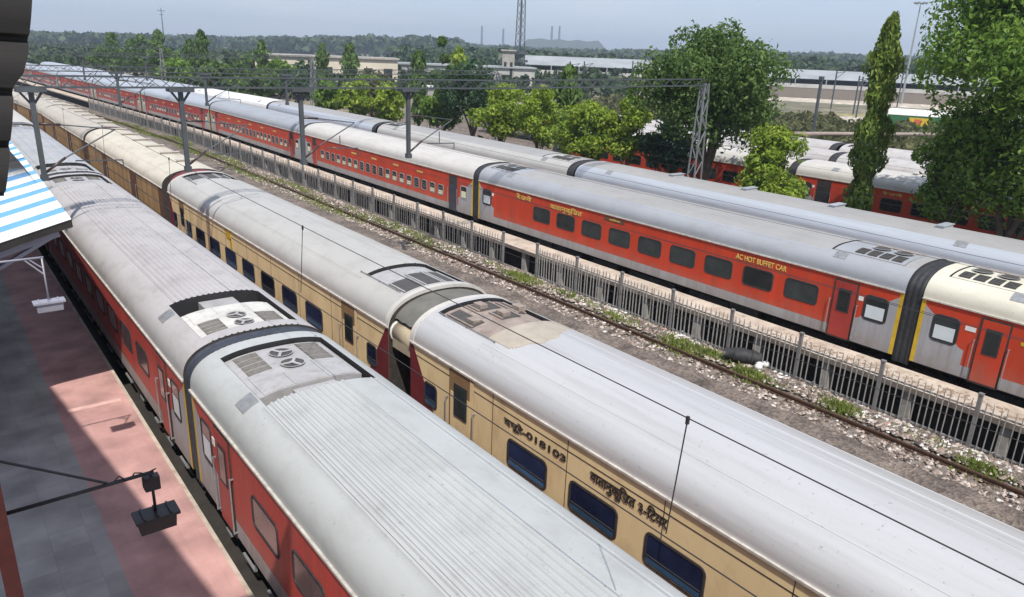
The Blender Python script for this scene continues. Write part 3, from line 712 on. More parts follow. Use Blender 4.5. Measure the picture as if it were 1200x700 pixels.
# ------------------------------------------------------------------ ground, tracks, platforms
def sheet(name, x0, x1, y0, y1, z, m, nx=1, ny=1, amp=0, seed=0):
    rg = random.Random(seed); mb = MB()
    rows = [[(x0+(x1-x0)*i/nx, y0+(y1-y0)*j/ny, z+(rg.random()-.5)*amp) for i in range(nx+1)] for j in range(ny+1)]
    mb.grid(rows, 0, True); return structure(mb.build(name, m))
yv = [-600,-30,20,60,82,120,200,330,600,1200,3000]
mb = MB(); mb.grid([[(-600,y,-.2),(0,y,-.2),(21.66+bend(y),y,-.2)] for y in yv],0,True); mb.grid([[(23.2+bend(y),y,-.06),(60,y,-.06),(3000,y,-.06)] for y in yv],0,True)
structure(mb.build('ground', M['earth']))
mb = MB(); mb.grid([[(21.64+bend(y),y,.10),(21.72+bend(y),y,-.55),(23.22+bend(y),y,-.6)] for y in [-600,-30]+[-28+3*i for i in range(120)]+[600,3000]],0,False)
structure(mb.build('void_floor', M['shade_ground']))  # lowered floor coloured black for the shaded void below the slab
def strip(name, offs, zs, y0, y1, m, amp=0, dx=.35, seed=1):
    """ground strip that follows the bend; offs/zs give the cross-section"""
    rg = random.Random(seed); rows = []
    yy = []; y = y0
    while y < y1: yy.append(y); y += .5 if y < 60 else 4
    for y in yy:
        rows.append([(o+bend(y), y, z+(rg.random()-.5)*amp*(1 if 0 < k < len(offs)-1 else 0)) for k, (o, z) in enumerate(zip(offs, zs))])
    mb = MB(); mb.grid(rows, 0, True); return structure(mb.build(name, m))
xs = [-4+.0, 3.3, 7.6, 12.3] + [12.6+.3*i for i in range(30)] + [21.45,21.64]
zs = [-.04,-.04,-.04,-.04] + [(.23 if 17.2 < x < 18.95 else -.02 if x < 20.25 else .12 if x > 20.9 else -.02+.14*(x-20.25)/.65) for x in xs[4:]]
strip('ballast_bed', xs, zs, -30, 330, M['ballast'], .10, seed=3)
flat_ = MB(); flat_.face([(3.25,-30,.035),(7.2,-30,.035),(7.2,82,.035),(3.25,82,.035)]); structure(flat_.build('shaded_track_bed', M['shade_ground']))  # dark sheet painting in the shade between platform edge and coach
strip('yard_bed', [23.2,24.3,33,36.5], [-.03,-.03,-.03,-.03], -30, 330, M['ballast'], 0)
sheet('sidings_bed', 43.2, 62, -60, 110, -.03, M['ballast'], 1, 1)

def track(label, X, y0=-25, y1=300, sleepers=None, group='railway tracks in the yard'):
    t = thing('railway_track', label, 'railway track', (X, 0, 0), 0, group)
    for s in (-1,1):
        r = MB(); yy = [y0, 82, y1]
        for a, b in zip(yy, yy[1:]):
            r.bar((s*.87+bend(a),a,.02),(s*.87+bend(b),b,.02), .13, .03)
            r.bar((s*.87+bend(a),a,.07),(s*.87+bend(b),b,.07), .03, .12)
            r.bar((s*.87+bend(a),a,.14),(s*.87+bend(b),b,.14), .068, .05)
        r.build('rail', M['rust'], t)
    if sleepers:
        m = MB(); y = sleepers[0]
        while y < sleepers[1]: m.box(-1.35,1.35,y-.12,y+.12,-.1,.015); y += .62
        o = m.build('sleepers', M['wood'], t); o['kind'] = 'stuff'
    return t
track('rusty empty track between the cream coaches and the palisade fence', 19.2, sleepers=(0,60))
for X_, lab in ((TX['t1'],'track under the nearest red train'),(TX['t2'],'track under the cream coaches'),(14.6,'hidden track right behind the cream coaches'),(TX['t3'],'track under the train at the fenced platform'),(TX['t4'],'track under the silver roofed coaches')):
    track(lab, X_)

# scattered stones, litter, weeds
def stones(name, n, m, size, region, seed, flat=.6, kind='gravel', label='', cat=''):
    rg = random.Random(seed); mb = MB()
    for _ in range(n):
        x, y, z = region(rg); s = rg.uniform(*size); a = rg.uniform(0,6.28)
        p = []
        for k in range(5):
            t = a+k*1.257; rr = s*rg.uniform(.6,1.1); p.append((x+rr*math.cos(t), y+rr*math.sin(t), z-.01+s*rg.uniform(0,.25)*flat))
        top = (x+s*rg.uniform(-.2,.2), y+s*rg.uniform(-.2,.2), z+s*flat)
        i0 = len(mb.v); mb.v += [*p, top]
        for k in range(5): mb.f.append((i0+k, i0+(k+1)%5, i0+5)); mb.m.append(0); mb.sm.append(False)
    o = mb.build(name, m); tag(o, label, cat, kind='stuff'); return o
def rgn(x0,x1,y0,y1,pw=1.6):
    def f(r):
        y = y0+(y1-y0)*r.random()**pw; x = r.uniform(x0,x1); return x+bend(y), y, (.01 if x < 20.4 else .12)
    return f
stones('gravel', 21000, M['stone'], (.03,.10), rgn(17.4,21.4,2,62), 5, label='loose grey brown ballast stones along the empty track', cat='gravel')
stones('rubble', 1500, M['stone'], (.05,.13), rgn(20.35,21.6,2,70), 6, label='broken pale rubble along the foot of the palisade fence', cat='rubble')
def lit(r):
    if r.random() < .55:
        c = r.choice(((21.0,21.5,.5),(21.3,16.4,.4),(21.2,16.0,.35),(20.9,6.8,.8),(21.2,24.6,.6),(21.1,5.6,.6),(21.2,11.6,.6),(21.2,19.6,.6),(21.1,30.5,1.2),(20.9,37,2),(21.0,8.7,.7)))
        y = r.gauss(c[1],c[2]); x = min(21.75, r.gauss(c[0],.25)); return x, y, .14
    y = 2+70*r.random()**1.5; return (r.uniform(20.3,21.6) if r.random() < .75 else r.uniform(18.9,20.2))+bend(y), y, (.1 if y else 0)
stones('litter', 800, M['litter'], (.025,.12), lit, 8, .4, label='white paper and plastic litter strewn below the palisade fence', cat='litter')
def weeds(name, patches, label, m, hh=(.08,.27), seed=2):
    rg = random.Random(seed); mb = MB()
    for x, y, rx, ry, n in patches:
        for _ in range(n):
            a = rg.gauss(0,.5); b = rg.gauss(0,.5); px, py = x+a*rx, y+b*ry; px += bend(py)
            h = rg.uniform(*hh)*math.exp(-(a*a+b*b)*.8); t = rg.uniform(0,6.28); w = rg.uniform(.015,.04)
            lx, ly = rg.uniform(-.5,.5)*h, rg.uniform(-.5,.5)*h; z0 = .0 if px < 20.4 else .1
            mb.face([(px-w*math.cos(t),py-w*math.sin(t),z0),(px+w*math.cos(t),py+w*math.sin(t),z0),(px+lx*.6+w*math.cos(t),py+ly*.6+w*math.sin(t),z0+h*.7),(px+lx,py+ly,z0+h)])
    o = mb.build(name, m); tag(o, label, 'weeds', kind='stuff'); return o
P_ = [(20.75,25.3,.6,1.6,1100),(20.5,15.6,.7,1.3,900),(20.7,14.5,.5,.8,400),(20.4,12.6,.5,1.1,700),(20.6,9.6,.55,.8,600),(20.4,5.6,.5,.9,500),(20.9,22.0,.3,2,200),(20.6,19,.4,1.5,250)]
P_ += [(20.3+.5*math.sin(k), 33+2.4*k, .8, 2.2, 260) for k in range(30)] + [(18.6,40+4*k,1.2,2.5,200) for k in range(14)] + [(20.9,4+3*k,.4,1.5,60) for k in range(14)]
P_ += [(15.8,60+5*k,2.0,3,220) for k in range(14)] + [(20.2,100+8*k,1.5,5,160) for k in range(12)]
weeds('weeds', P_, 'green weeds growing beside the empty rusty track', M['weed'])

# platform across the fence: slab on short pillars with a dark void beneath
mb = MB(); rows = []
for y in [-20+4*i for i in range(86)]:
    b = bend(y); rows.append([(22.45+b,y,.62),(22.40+b,y,.82),(23.72+b,y,.84),(23.72+b,y,.60),(22.45+b,y,.62)])
mb.grid(rows,0,False); structure(mb.build('platform', M['plat_tan']))
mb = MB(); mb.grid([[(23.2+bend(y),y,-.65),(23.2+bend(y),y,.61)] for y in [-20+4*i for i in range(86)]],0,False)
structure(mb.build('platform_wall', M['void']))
for k in range(26):
    y = -5+2.7*k; mb = MB(); mb.box(22.55,22.85,y-.13,y+.13,-.58,.62)
    structure(mb.build('platform_pillar', M['concrete']))
# kerb line and dirt on the slab
def dirt(r):
    c = r.choice(((23.0,12.6,.9),(23.0,10.8,.9),(22.9,9,1.0),(23.1,7,1.0))); return min(23.65,max(22.45,r.gauss(c[0],.25))), r.gauss(c[1],c[2]), .845
stones('dirt', 260, M['dirt'], (.02,.10), dirt, 11, .12, label='brown dirt clods lying on the slab by the bright red coach door', cat='dirt')

# nearest platform: grey tiles, pink tiles, coping and a pale line
def flat(name, x0,x1,y0,y1,z,m):
    mb = MB(); mb.face([(x0,y0,z),(x1,y0,z),(x1,y1,z),(x0,y1,z)]); return structure(mb.build(name,m))
mb = MB(); mb.box(-14,3.2,-20,130,-.05,.79); structure(mb.build('platform', M['concrete']))
flat('platform_paving', -14,1.55,-20,130,.794,M['tile_grey'])
flat('platform_paving', 1.55,3.16,-20,130,.794,M['tile_pink'])
mb = MB(); mb.box(3.16,3.24,-20,130,.66,.797); structure(mb.build('platform_edge', M['plat_tan']))
M['line'] = mat('faded_pale_pink_line', (.66,.42,.38), .8, 0, .2, 3)
flat('platform_marking', 1.75,3.0,20.3,20.5,.798,M['line'])

# ------------------------------------------------------------------ palisade fence
def fence(label, posts, x=21.4, np_=15, pw=.055, pm='fence'):
    f = thing('palisade_fence', label, 'fence', (x+bend(posts[0]), posts[0], 0), 0, 'palisade fence along the track')
    X0, Y0 = x+bend(posts[0]), posts[0]
    rg = random.Random(int(posts[0]*7))
    for y in posts:
        m = MB(); xx = x+bend(y)-X0
        m.box(xx-.05,xx+.05,y-Y0-.05,y-Y0+.05,0,1.72); m.box(xx-.065,xx+.065,y-Y0-.065,y-Y0+.065,1.72,1.77)
        m.build('post', M['fence_dk'], f)
    for a, b in zip(posts, posts[1:]):
        m = MB(); n = np_; xa, xb = x+bend(a)-X0, x+bend(b)-X0
        for z in (.2,1.28): m.bar((xa+.03,a-Y0,z),(xb+.03,b-Y0,z), .035, .05)
        for k in range(1, n):
            t = k/n+rg.uniform(-.008,.008); yy = a+(b-a)*t-Y0; xx = xa+(xb-xa)*t; tl = rg.gauss(0,.022)
            h = 1.48+rg.uniform(-.02,.02)
            if rg.random() < .035: continue
            m.bar((xx,yy,.12),(xx+tl,yy+rg.gauss(0,.01),h), .016, pw)
            m.bar((xx+tl,yy,h),(xx+tl,yy,h+.08), .012, .022)
        m.build('panel', M[pm], f)
fence('grey palisade fence run from the gap towards the camera', [25.02-2.68*k for k in range(11)])
fence('grey palisade fence run from the gap into the distance', [27.6+2.68*k for k in range(36)], np_=12, pw=.032, pm='fence_dk')
# black bundle at the foot of the fence
b = thing('black_bundle','black rolled bundle lying at the foot of the fence in litter','bundle',(21.12,13.45,.1),R(-58))
mb = MB(); rg = random.Random(4); rows = []
for i in range(9):
    r_ = .30*(1-.25*abs(i-4)/4)*(.9+.2*rg.random()); rows.append([(-.6+1.2*i/8, r_*math.cos(2*math.pi*k/12)*(.9+.2*rg.random()), .27+r_*.9*math.sin(2*math.pi*k/12)) for k in range(12)])
mb.grid(rows,0,True,True); mb.face(rows[0]); mb.face(rows[-1]); mb.build('roll', M['black'], b)
mb = MB()
for i in (2,6): mb.tube([rows[i][k] for k in range(12)]+[rows[i][0]], [.025]*13, 5)
mb.build('strap', M['dark'], b)

b = MB(); rg = random.Random(9)
for k in range(3):
    rows = []
    for i in range(7):
        a_ = math.pi*i/6; rr = .13*math.sin(a_)+.01; rows.append([(rr*math.cos(6.283*j/9)*rg.uniform(.75,1.2)+.22*k-.2, rr*math.sin(6.283*j/9)*rg.uniform(.75,1.2)+.1*(k % 2), .11-.11*math.cos(a_)) for j in range(9)])
    b.grid(rows,0,True,True)
M['bag'] = mat('white_plastic_bag', (.66,.66,.65), .4, 0, .15, 5)
tag(b.build('plastic_bag', M['bag'], None, (21.2,12.75,.12)), 'crumpled white plastic bags beside the black rolled bundle', 'bag')
# ------------------------------------------------------------------ overhead line portals
def lattice(mb, a, b, w, h, step, t1=.045, t2=.022):
    a, b = Vector(a), Vector(b); L = (b-a).length; d = (b-a)/L; side = Vector((-d.y, d.x, 0)).normalized() if abs(d.z) < .9 else Vector((0,1,0))
    up = Vector((0,0,1)) if abs(d.z) < .9 else Vector((1,0,0))
    c = [side*(sx*w/2)+up*(sz*h/2) for sx, sz in ((-1,-1),(1,-1),(1,1),(-1,1))]
    for q in c: mb.bar(a+q, b+q, t1)
    n = max(2, int(L/step))
    for i in range(n):
        p, r = a+d*(L*i/n), a+d*(L*(i+1)/n)
        for k in (1, 3):
            u, v = c[k], c[(k+1)%4]
            mb.bar(p+(u if i % 2 else v), r+(v if i % 2 else u), t2)
        for k in (0, 2):
            if i % 3 == 0: mb.bar(p+c[k], p+c[k+1], t2)
def portal(label, x0, xk, x1, y0, y1, zb, zt, arms, arm_z=5.5, reach=2.3, cant=True):
    """boom from x0 to xk at y0, on to x1 at y1; drop arms hang from it"""
    p = thing('overhead_portal', label, 'overhead line portal', (x0, y0, 0), 0, 'overhead line portals')
    o = Vector((x0,y0,0)); zc = (zb+zt)/2; h = zt-zb
    m = MB(); lattice(m, Vector((x0,y0,zc))-o, Vector((xk,y0,zc))-o, .40, h*.85, .42); lattice(m, Vector((xk,y0,zc))-o, Vector((x1,y1,zc+.25))-o, .40, h*.85, .42)
    m.build('boom', M['steel'], p)
    for x, y in ((x0,y0),(x1,y1)):
        m = MB()
        a, b = Vector((x,y,0))-o, Vector((x,y,zt))-o
        for sx in (-1,1):
            for sy in (-1,1): m.bar(a+Vector((sx*.42,sy*.3,0)), b+Vector((sx*.16,sy*.16,0)), .07)
        n = 10
        for i in range(n):
            t, u = i/n, (i+1)/n; e = .42-.26*t; e2 = .42-.26*u; s = 1 if i % 2 else -1
            for sy in (-1,1): m.bar(a.lerp(b,t)+Vector((s*e,sy*.25,0)), a.lerp(b,u)+Vector((-s*e2,sy*.22,0)), .045)
            m.bar(a.lerp(b,t)+Vector((e,-s*.25,0)), a.lerp(b,u)+Vector((e2,s*.22,0)), .045); m.bar(a.lerp(b,t)+Vector((-e,-s*.25,0)), a.lerp(b,u)+Vector((-e2,s*.22,0)), .045)
        m.build('mast', M['mast_g'], p)
    for x in arms:
        m = MB(); yy = y0
        m.bar((x-x0,0,arm_z),(x-x0,0,zb+.02), .15, .15); m.bar((x-x0-.42,0,zb-.05),(x-x0+.42,0,zb-.05), .55, .12)
        m.bar((x-x0-.32,0,zb-.1),(x-x0,0,zb-.55), .07); m.bar((x-x0+.32,0,zb-.1),(x-x0,0,zb-.55), .07)
        m.bar((x-x0,-.12,arm_z),(x-x0,.12,arm_z), .22, .2)
        a_ = m.build('drop_arm', M['steel'], p)
        if cant:
            m = MB(); s = x-x0
            m.bar((s,0,arm_z+.12),(s+reach*.30,0,arm_z+.62), .09, .09, 1, 8); m.bar((s+reach*.30,0,arm_z+.62),(s+reach,0,7.0), .05, .05, 0, 6)
            m.bar((s,0,7.25),(s+reach*.3,0,7.2), .085, .085, 1, 8); m.bar((s+reach*.3,0,7.2),(s+reach,0,7.0), .045, .045, 0, 6)
            m.bar((s+reach*.42,0,6.0),(s+reach*1.05,0,5.95), .04); m.bar((s+reach*1.05,0,5.95),(s+reach*1.05,0,5.66), .03); m.bar((s+reach*.7,0,6.5),(s+reach*.7,0,5.98), .03)
            m.build('cantilever', [M['steel'], M['insul']], a_)
    return p
portal('nearest overhead portal whose first drop arm hangs by the striped canopy', -1.6, 22, 35.5, 28.8, 27.6, 8.36, 8.78, (2.95,7.5,11.97,16.84))
portal('second overhead portal farther along the trains', -.8, 22, 43, 57, 57, 7.75, 8.15, (2.6,10.9,16.6,22.6), 5.6)
portal('third overhead portal, small, beyond the second', -1.5, 20, 40, 92, 92, 8.0, 8.4, (8.4,14.5,20.6), 5.6)
portal('fourth overhead portal far down the bending tracks', -8, 10, 34, 140, 140, 8.0, 8.4, (6,14), 5.6, cant=False)

def wire(label, pts, r, name='overhead_wire'):
    m = MB(); m.tube(pts, [r]*len(pts), 5); return tag(m.build(name, M['wire']), label, 'overhead wire', 'overhead wires')
def ohl(label, X, z_c=5.62, z_m=6.72, r=.008, y1=82, drop=True):
    t = thing('overhead_line', label, 'overhead wire', (X,0,0), 0, 'overhead wires above the tracks')
    ys_ = [-28.0, 28.8, 57, 92]; st = [(0.10,0.22),(-.16,.05),(.2,.1),(0,0)]
    m = MB(); m.tube([(a[0],y,z_c) for y,a in zip(ys_,st)], [r]*4, 5); m.build('contact_wire', M['wire'], t)
    pts = []
    for (ya,a),(yb,b) in zip(zip(ys_,st),list(zip(ys_,st))[1:]):
        for k in range(10):
            u = k/10; pts.append((a[1]+(b[1]-a[1])*u, ya+(yb-ya)*u, z_m+.3-1.0*4*u*(1-u)*.18))
    pts.append((0,ys_[-1],z_m+.3)); m = MB(); m.tube(pts, [r*.9]*len(pts), 5); m.build('catenary_wire', M['wire'], t)
    if drop:
        y = -14
        while y < 60:
            cz = min(pts, key=lambda p: abs(p[1]-y)); m = MB(); cx = .1*math.cos(y*.1)
            m.bar((cz[0],y,cz[2]),(0,y,z_c), .010); m.bar((cz[0],y,cz[2]-.06),(cz[0],y,cz[2]+.02), .028); m.build('dropper', M['wire'], t); y += 8.9
    return t
ohl('thick overhead wire pair crossing above the silver roof', TX['t1'], r=.0075)
for X_, l in ((TX['t2'],'overhead wire pair above the cream coaches'),(14.6,'overhead wire pair above the hidden track'),(19.2,'overhead wire pair above the empty rusty track'),(TX['t3'],'overhead wire pair above the bright red coach'),(TX['t4'],'overhead wire pair above the silver roofed coaches')):
    ohl(l, X_, r=.005, drop=False)

# ------------------------------------------------------------------ striped canopy on the near platform
c = thing('platform_canopy','blue and white striped platform canopy with dark underside beside the red train','canopy',(2.36,19.6,0))
XE, ZE, SL, WD, LN = .04, 5.95, .27, 6.2, 62
mb = MB(); yy = []; y = 0; per = .155
n = int(LN/(per/2)); rows = []

for i in range(n+1):
    y = i*per/2; dz = .022 if i % 2 else 0
    rows.append([(XE+min(.25,.02*y), y, ZE+dz), (XE-WD, y, ZE-SL*WD+dz)])
mb.grid(rows, lambda a, b: 0 if (a*per/2) % 1.55 < .82 else 1, False)
mb.build('roof_sheet', [M['canopy_w'], M['canopy_b']], c)
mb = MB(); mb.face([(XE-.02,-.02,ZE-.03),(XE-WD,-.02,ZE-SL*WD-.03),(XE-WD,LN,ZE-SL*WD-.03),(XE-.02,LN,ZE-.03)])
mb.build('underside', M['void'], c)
mb = MB(); zv = ZE-SL*WD; mb.face([(XE-WD,0,zv-.02),(XE-WD-8,0,zv+.3),(XE-WD-8,LN,zv+.3),(XE-WD,LN,zv-.02)]); mb.build('sky_block_sheet', M['void'], c)  # unseen sheet added to block sky light under the canopy
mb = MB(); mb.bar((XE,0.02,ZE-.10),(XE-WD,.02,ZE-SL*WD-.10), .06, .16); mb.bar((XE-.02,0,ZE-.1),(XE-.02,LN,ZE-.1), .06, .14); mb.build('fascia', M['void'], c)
for k, (ya, dz) in enumerate(((.35,.38),(1.3,.62),(8.3,.4),(16.6,.4))):
    mb = MB(); mb.bar((XE-.25,ya,ZE-dz),(XE-WD,ya,ZE-SL*WD-dz-.1), .1, .14); mb.bar((XE-.3,ya,ZE-dz-.02),(XE-2.4,ya,ZE-SL*2.4-dz-.5), .08)
    mb.build('rafter', M['canopy_s'], c)
for k in range(4):
    mb = MB(); mb.bar((-2.5,8.3*k+1,.79),(-2.5,8.3*k+1,ZE-SL*2.5-.2), .2); mb.build('column', M['red_col'], c)
mb = MB(); mb.bar((XE-.06,0,ZE-.16),(XE-.06,LN,ZE-.16), .12, .12); mb.build('gutter', M['canopy_s'], c)

# unseen roof on red columns, added to cast the shadow edging the paving
r_ = thing('shadow_roof','dark sheet roof over the platform stair, carried on slim red columns','roof',(-.4,7.8,0))
mb = MB(); pts = [(-.72,2.6),(-1.98,15.6),(-9,15.6),(-9,2.6)]; lo, hi_ = 12.0, 12.3
P2 = [(x+.4,y-7.8) for x,y in pts]
mb.face([(x,y,hi_) for x,y in P2[::-1]]); mb.face([(x,y,lo) for x,y in P2])
for k in range(4): a, b = P2[k], P2[(k+1)%4]; mb.face([(*a,lo),(*b,lo),(*b,hi_),(*a,hi_)])
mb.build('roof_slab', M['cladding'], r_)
mb = MB(); mb.box(-5.6,-1.75,-5.0,5.6,.8,11.9); mb.build('sky_block_wall', M['concrete'], r_)  # unseen wall added to block sky light from the left
for (x,y) in ((-1.9,13.8),(-6.3,7.8),(-6.3,13.5)):
    mb = MB(); x-=-.4; y-=7.8; mb.bar((x,y,.79),(x,y,12.0), .135, .14); mb.box(x-.16,x+.16,y-.16,y+.16,.79,.83); mb.build('column', M['red_col'], r_)
# hanging ribbed cladding seen at the upper left
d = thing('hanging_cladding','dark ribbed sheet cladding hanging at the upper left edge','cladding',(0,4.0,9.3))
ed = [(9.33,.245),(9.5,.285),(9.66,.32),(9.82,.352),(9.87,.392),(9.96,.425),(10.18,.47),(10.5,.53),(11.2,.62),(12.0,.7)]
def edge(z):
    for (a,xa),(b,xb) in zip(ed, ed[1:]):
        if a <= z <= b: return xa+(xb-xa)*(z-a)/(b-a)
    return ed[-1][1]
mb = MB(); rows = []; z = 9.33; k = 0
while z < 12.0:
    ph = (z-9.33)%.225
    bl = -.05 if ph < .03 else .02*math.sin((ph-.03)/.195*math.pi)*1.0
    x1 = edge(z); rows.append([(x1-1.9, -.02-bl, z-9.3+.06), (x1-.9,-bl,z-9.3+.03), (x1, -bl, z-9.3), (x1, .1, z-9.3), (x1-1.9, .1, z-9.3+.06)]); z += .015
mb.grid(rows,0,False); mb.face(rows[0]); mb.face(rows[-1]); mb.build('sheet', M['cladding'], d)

b_ = thing('sky_block_building','plain plastered station wall behind the near platform','building',(-3.7,20,0))  # unseen wall, added to keep the platform under the canopy dark
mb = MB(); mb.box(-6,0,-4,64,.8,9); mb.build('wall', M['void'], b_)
for k in range(8): mb = MB(); mb.box(.0,.06,4+7*k,6+7*k,1.8,3.6); mb.build('window', M['glass'], b_)
f_ = thing('footbridge','footbridge deck from which the yard is seen','footbridge',(0,-3,0))  # unseen deck, added to cut low sky light reaching the canopy shade
mb = MB(); mb.box(-14,34,-2.2,1.4,8.05,8.4); mb.build('deck', M['concrete'], f_)
for x_ in (-3,7.7,16.9,28.5): mb = MB(); mb.bar((x_,-1,-.05),(x_,-1,8.05), .5); mb.build('pier', M['concrete'], f_)
# floodlights on brackets
def lamp(label, bx, y, zb, lx, zl, col, stay, rod, w):
    t = thing('floodlight', label, 'floodlight', (lx, y, zl), 0, 'floodlights over the near platform')
    m = MB(); m.bar((bx-lx,0,zb-zl),(0.03,0,zb-zl), .042, .042, 0, 8)
    if stay: m.bar((bx-lx,.0,zb-zl+.62),(-.42,0,zb-zl+.02), .028, .028, 0, 6)
    else: m.bar((-.28,0,zb-zl-.02),(-.0,0,zb-zl-.34), .03, .03, 0, 6); m.bar((-.22,0,zb-zl),(-.02,0,zb-zl-.2), .02)
    m.build('bracket', rod, t)
    m = MB(); m.bar((0,0,zb-zl),(0,0,.12), .032, .032, 0, 8); m.build('drop_rod', rod, t)
    if stay:
        m = MB(); m.box(-.075,.075,-.05,.05,zb-zl-.2,zb-zl-.04); m.box(-.085,-.03,-.06,.06,zb-zl-.18,zb-zl-.06); m.build('gear_box', col, t)
        cb = MB(); pts = [(-.35+.4*k/8,.03*math.sin(k*2.1),zb-zl+.02+.03*math.sin(k*1.7)) for k in range(9)]; cb.tube(pts,[.008]*9,5); cb.build('cable', M['lamp_blk'], t)
    m = MB()   # trough housing: wide brim on top, narrower below
    a = [(-w/2,-.13,.10),(w/2,-.13,.10),(w/2,.13,.10),(-w/2,.13,.10)]; e = [(x*1.0,y_,.135) for x,y_,z in a]
    b_ = [(-w*.42,-.10,.09),(w*.42,-.10,.09),(w*.42,.10,.09),(-w*.42,.10,.09)]; l = [(-w*.40,-.075,-.07),(w*.40,-.075,-.07),(w*.40,.075,-.07),(-w*.40,.075,-.07)]
    m.grid([a,e],0,False,True); m.face(e); m.face(a[::-1]); m.grid([l,b_],0,False,True); m.face(l[::-1])
    for x in (-w*.3,0,w*.3): m.bar((x,-.12,.145),(x,.12,.145), .02)
    m.build('housing', col, t)
    m = MB(); m.face([(-w*.36,-.07,-.074),(w*.36,-.07,-.074),(w*.36,.07,-.074),(-w*.36,.07,-.074)]); m.build('lens', M['frost'], t)
    return t
lamp('black floodlight with gear box on a stayed bracket over the pink paving', -.02, 7.8, 5.58, 1.33, 4.95, M['lamp_blk'], True, M['lamp_blk'], .45)
lamp('grey floodlight hanging from a pale bracket in front of the striped canopy', -.6, 16.1, 6.0, 1.385, 5.0, M['lamp_gry'], False, M['lamp_gry'], .54)
mb = MB(); mb.bar((-.045,7.8,.79),(-.045,7.8,6.7), .135, .14); mb.box(-.17,.08,7.67,7.93,.79,.83); tag(mb.build('lamp_post', M['red_col']), 'red oxide post at the lower left carrying the black floodlight bracket', 'post')
mb = MB(); mb.bar((-.62,16.1,.79),(-.62,16.1,6.2), .12); tag(mb.build('lamp_post', M['red_col']), 'slim red post carrying the grey floodlight bracket', 'post')

# ------------------------------------------------------------------ trees
def leaves_mesh(name, pts, nrm, size, m, parent, seed, hang=0, asp=.62):
    """many small pointed leaf sprays through the crown's volume"""
    rng = np.random.default_rng(seed); n = len(pts)
    nrm = nrm + rng.normal(0,.75,(n,3)); nrm /= np.linalg.norm(nrm,axis=1,keepdims=True)+1e-9
    t = rng.normal(0,1,(n,3)); 
    if hang: t = t*.35 + np.array([0,0,-1.0])
    t -= (t*nrm).sum(1,keepdims=True)*nrm; t /= np.linalg.norm(t,axis=1,keepdims=True)+1e-9
    b = np.cross(nrm,t); s = (size*rng.uniform(.4,1.45,n))[:,None]
    c = nrm*s*.18
    V = np.stack([pts-t*s*.6, pts+b*s*asp*.5-t*s*.1+c, pts+t*s*.65-c*.6, pts-b*s*asp*.5-t*s*.05+c],1).reshape(-1,3)
    me = bpy.data.meshes.new(name); me.vertices.add(n*4); me.loops.add(n*4); me.polygons.add(n)
    me.vertices.foreach_set('co', V.ravel().astype('f4')); me.loops.foreach_set('vertex_index', np.arange(n*4,dtype='i4'))
    me.polygons.foreach_set('loop_start', np.arange(0,n*4,4,dtype='i4')); me.update(calc_edges=True); me.validate()
    me.materials.append(m); o = bpy.data.objects.new(name, me); COL.objects.link(o)
    if parent: o.parent = parent
    return o
def lobes_points(rng, lobes, n, fill=.35):
    """points on and inside bumpy lobes; lobes: (x,y,z,r)"""
    L = np.array(lobes); w = L[:,3]**2; k = rng.choice(len(L), n, p=w/w.sum())
    d = rng.normal(0,1,(n,3)); d[:,2] += .25; d /= np.linalg.norm(d,axis=1,keepdims=True)
    r = np.where(rng.random(n) < fill, rng.random(n)**.5, rng.uniform(.82,1.1,n))
    bump = 1+.18*np.sin(d[:,0]*5+k)+.15*np.sin(d[:,1]*6+2*k)
    p = L[k,:3] + d*(L[k,3]*r*bump)[:,None]*np.array([1,1,.85])
    return p, d
def trunk_mesh(parent, h, r, limbs, rng):
    m = MB(); pts = [(0,0,-.1)]; 
    for k in range(1,5): pts.append((rng.normal(0,.05*h*.1)*k, rng.normal(0,.05*h*.1)*k, h*k/4))
    m.tube(pts, [r*1.25]+[r*(1-.12*k) for k in range(1,5)], 8)
    for tx, ty, tz, rr in limbs:
        a = Vector(pts[3 if rng.random() < .5 else 4]); b = Vector((tx,ty,tz)); mid = a.lerp(b,.5)+Vector((rng.normal(0,.15),rng.normal(0,.15),.25))
        m.tube([a, mid, b], [r*.6, r*.36, r*.14], 6)
    return m.build('trunk', M['bark'], parent)
def broad_tree(label, x, y, ztop, zlow, hw, leafm, n, size, seed, trunk_h=None, nl=26, group='trees between the trains', name='tree', lean=0):
    rng = np.random.default_rng(seed); t = thing(name, label, 'tree', (x,y,0), 0, group)
    zc = (ztop+zlow)/2; hz = (ztop-zlow)/2; lob = []
    for i in range(nl):
        d = rng.normal(0,1,3); d /= np.linalg.norm(d); rr = rng.uniform(.45,.82)
        if d[2] < -.3: rr *= .8
        lr = hw*rng.uniform(.22,.38)
        lob.append((d[0]*hw*rr+lean*(d[2]), d[1]*hw*rr, zc+d[2]*(hz-lr*.7)*min(1,rr+.2), lr))
    lob.append((0,0,zc,hw*.4)); lob.append((0,0,ztop-hw*.35,hw*.33))
    p, d = lobes_points(rng, lob, n)
    leaves_mesh('crown', p, d, size, leafm, t, seed)
    trunk_mesh(t, trunk_h or max(1.2,zlow+.4), max(.09,hw*.055), [(a[0]*.8,a[1]*.8,a[2]-.2,0) for a in lob[:9]], rng)
    return t
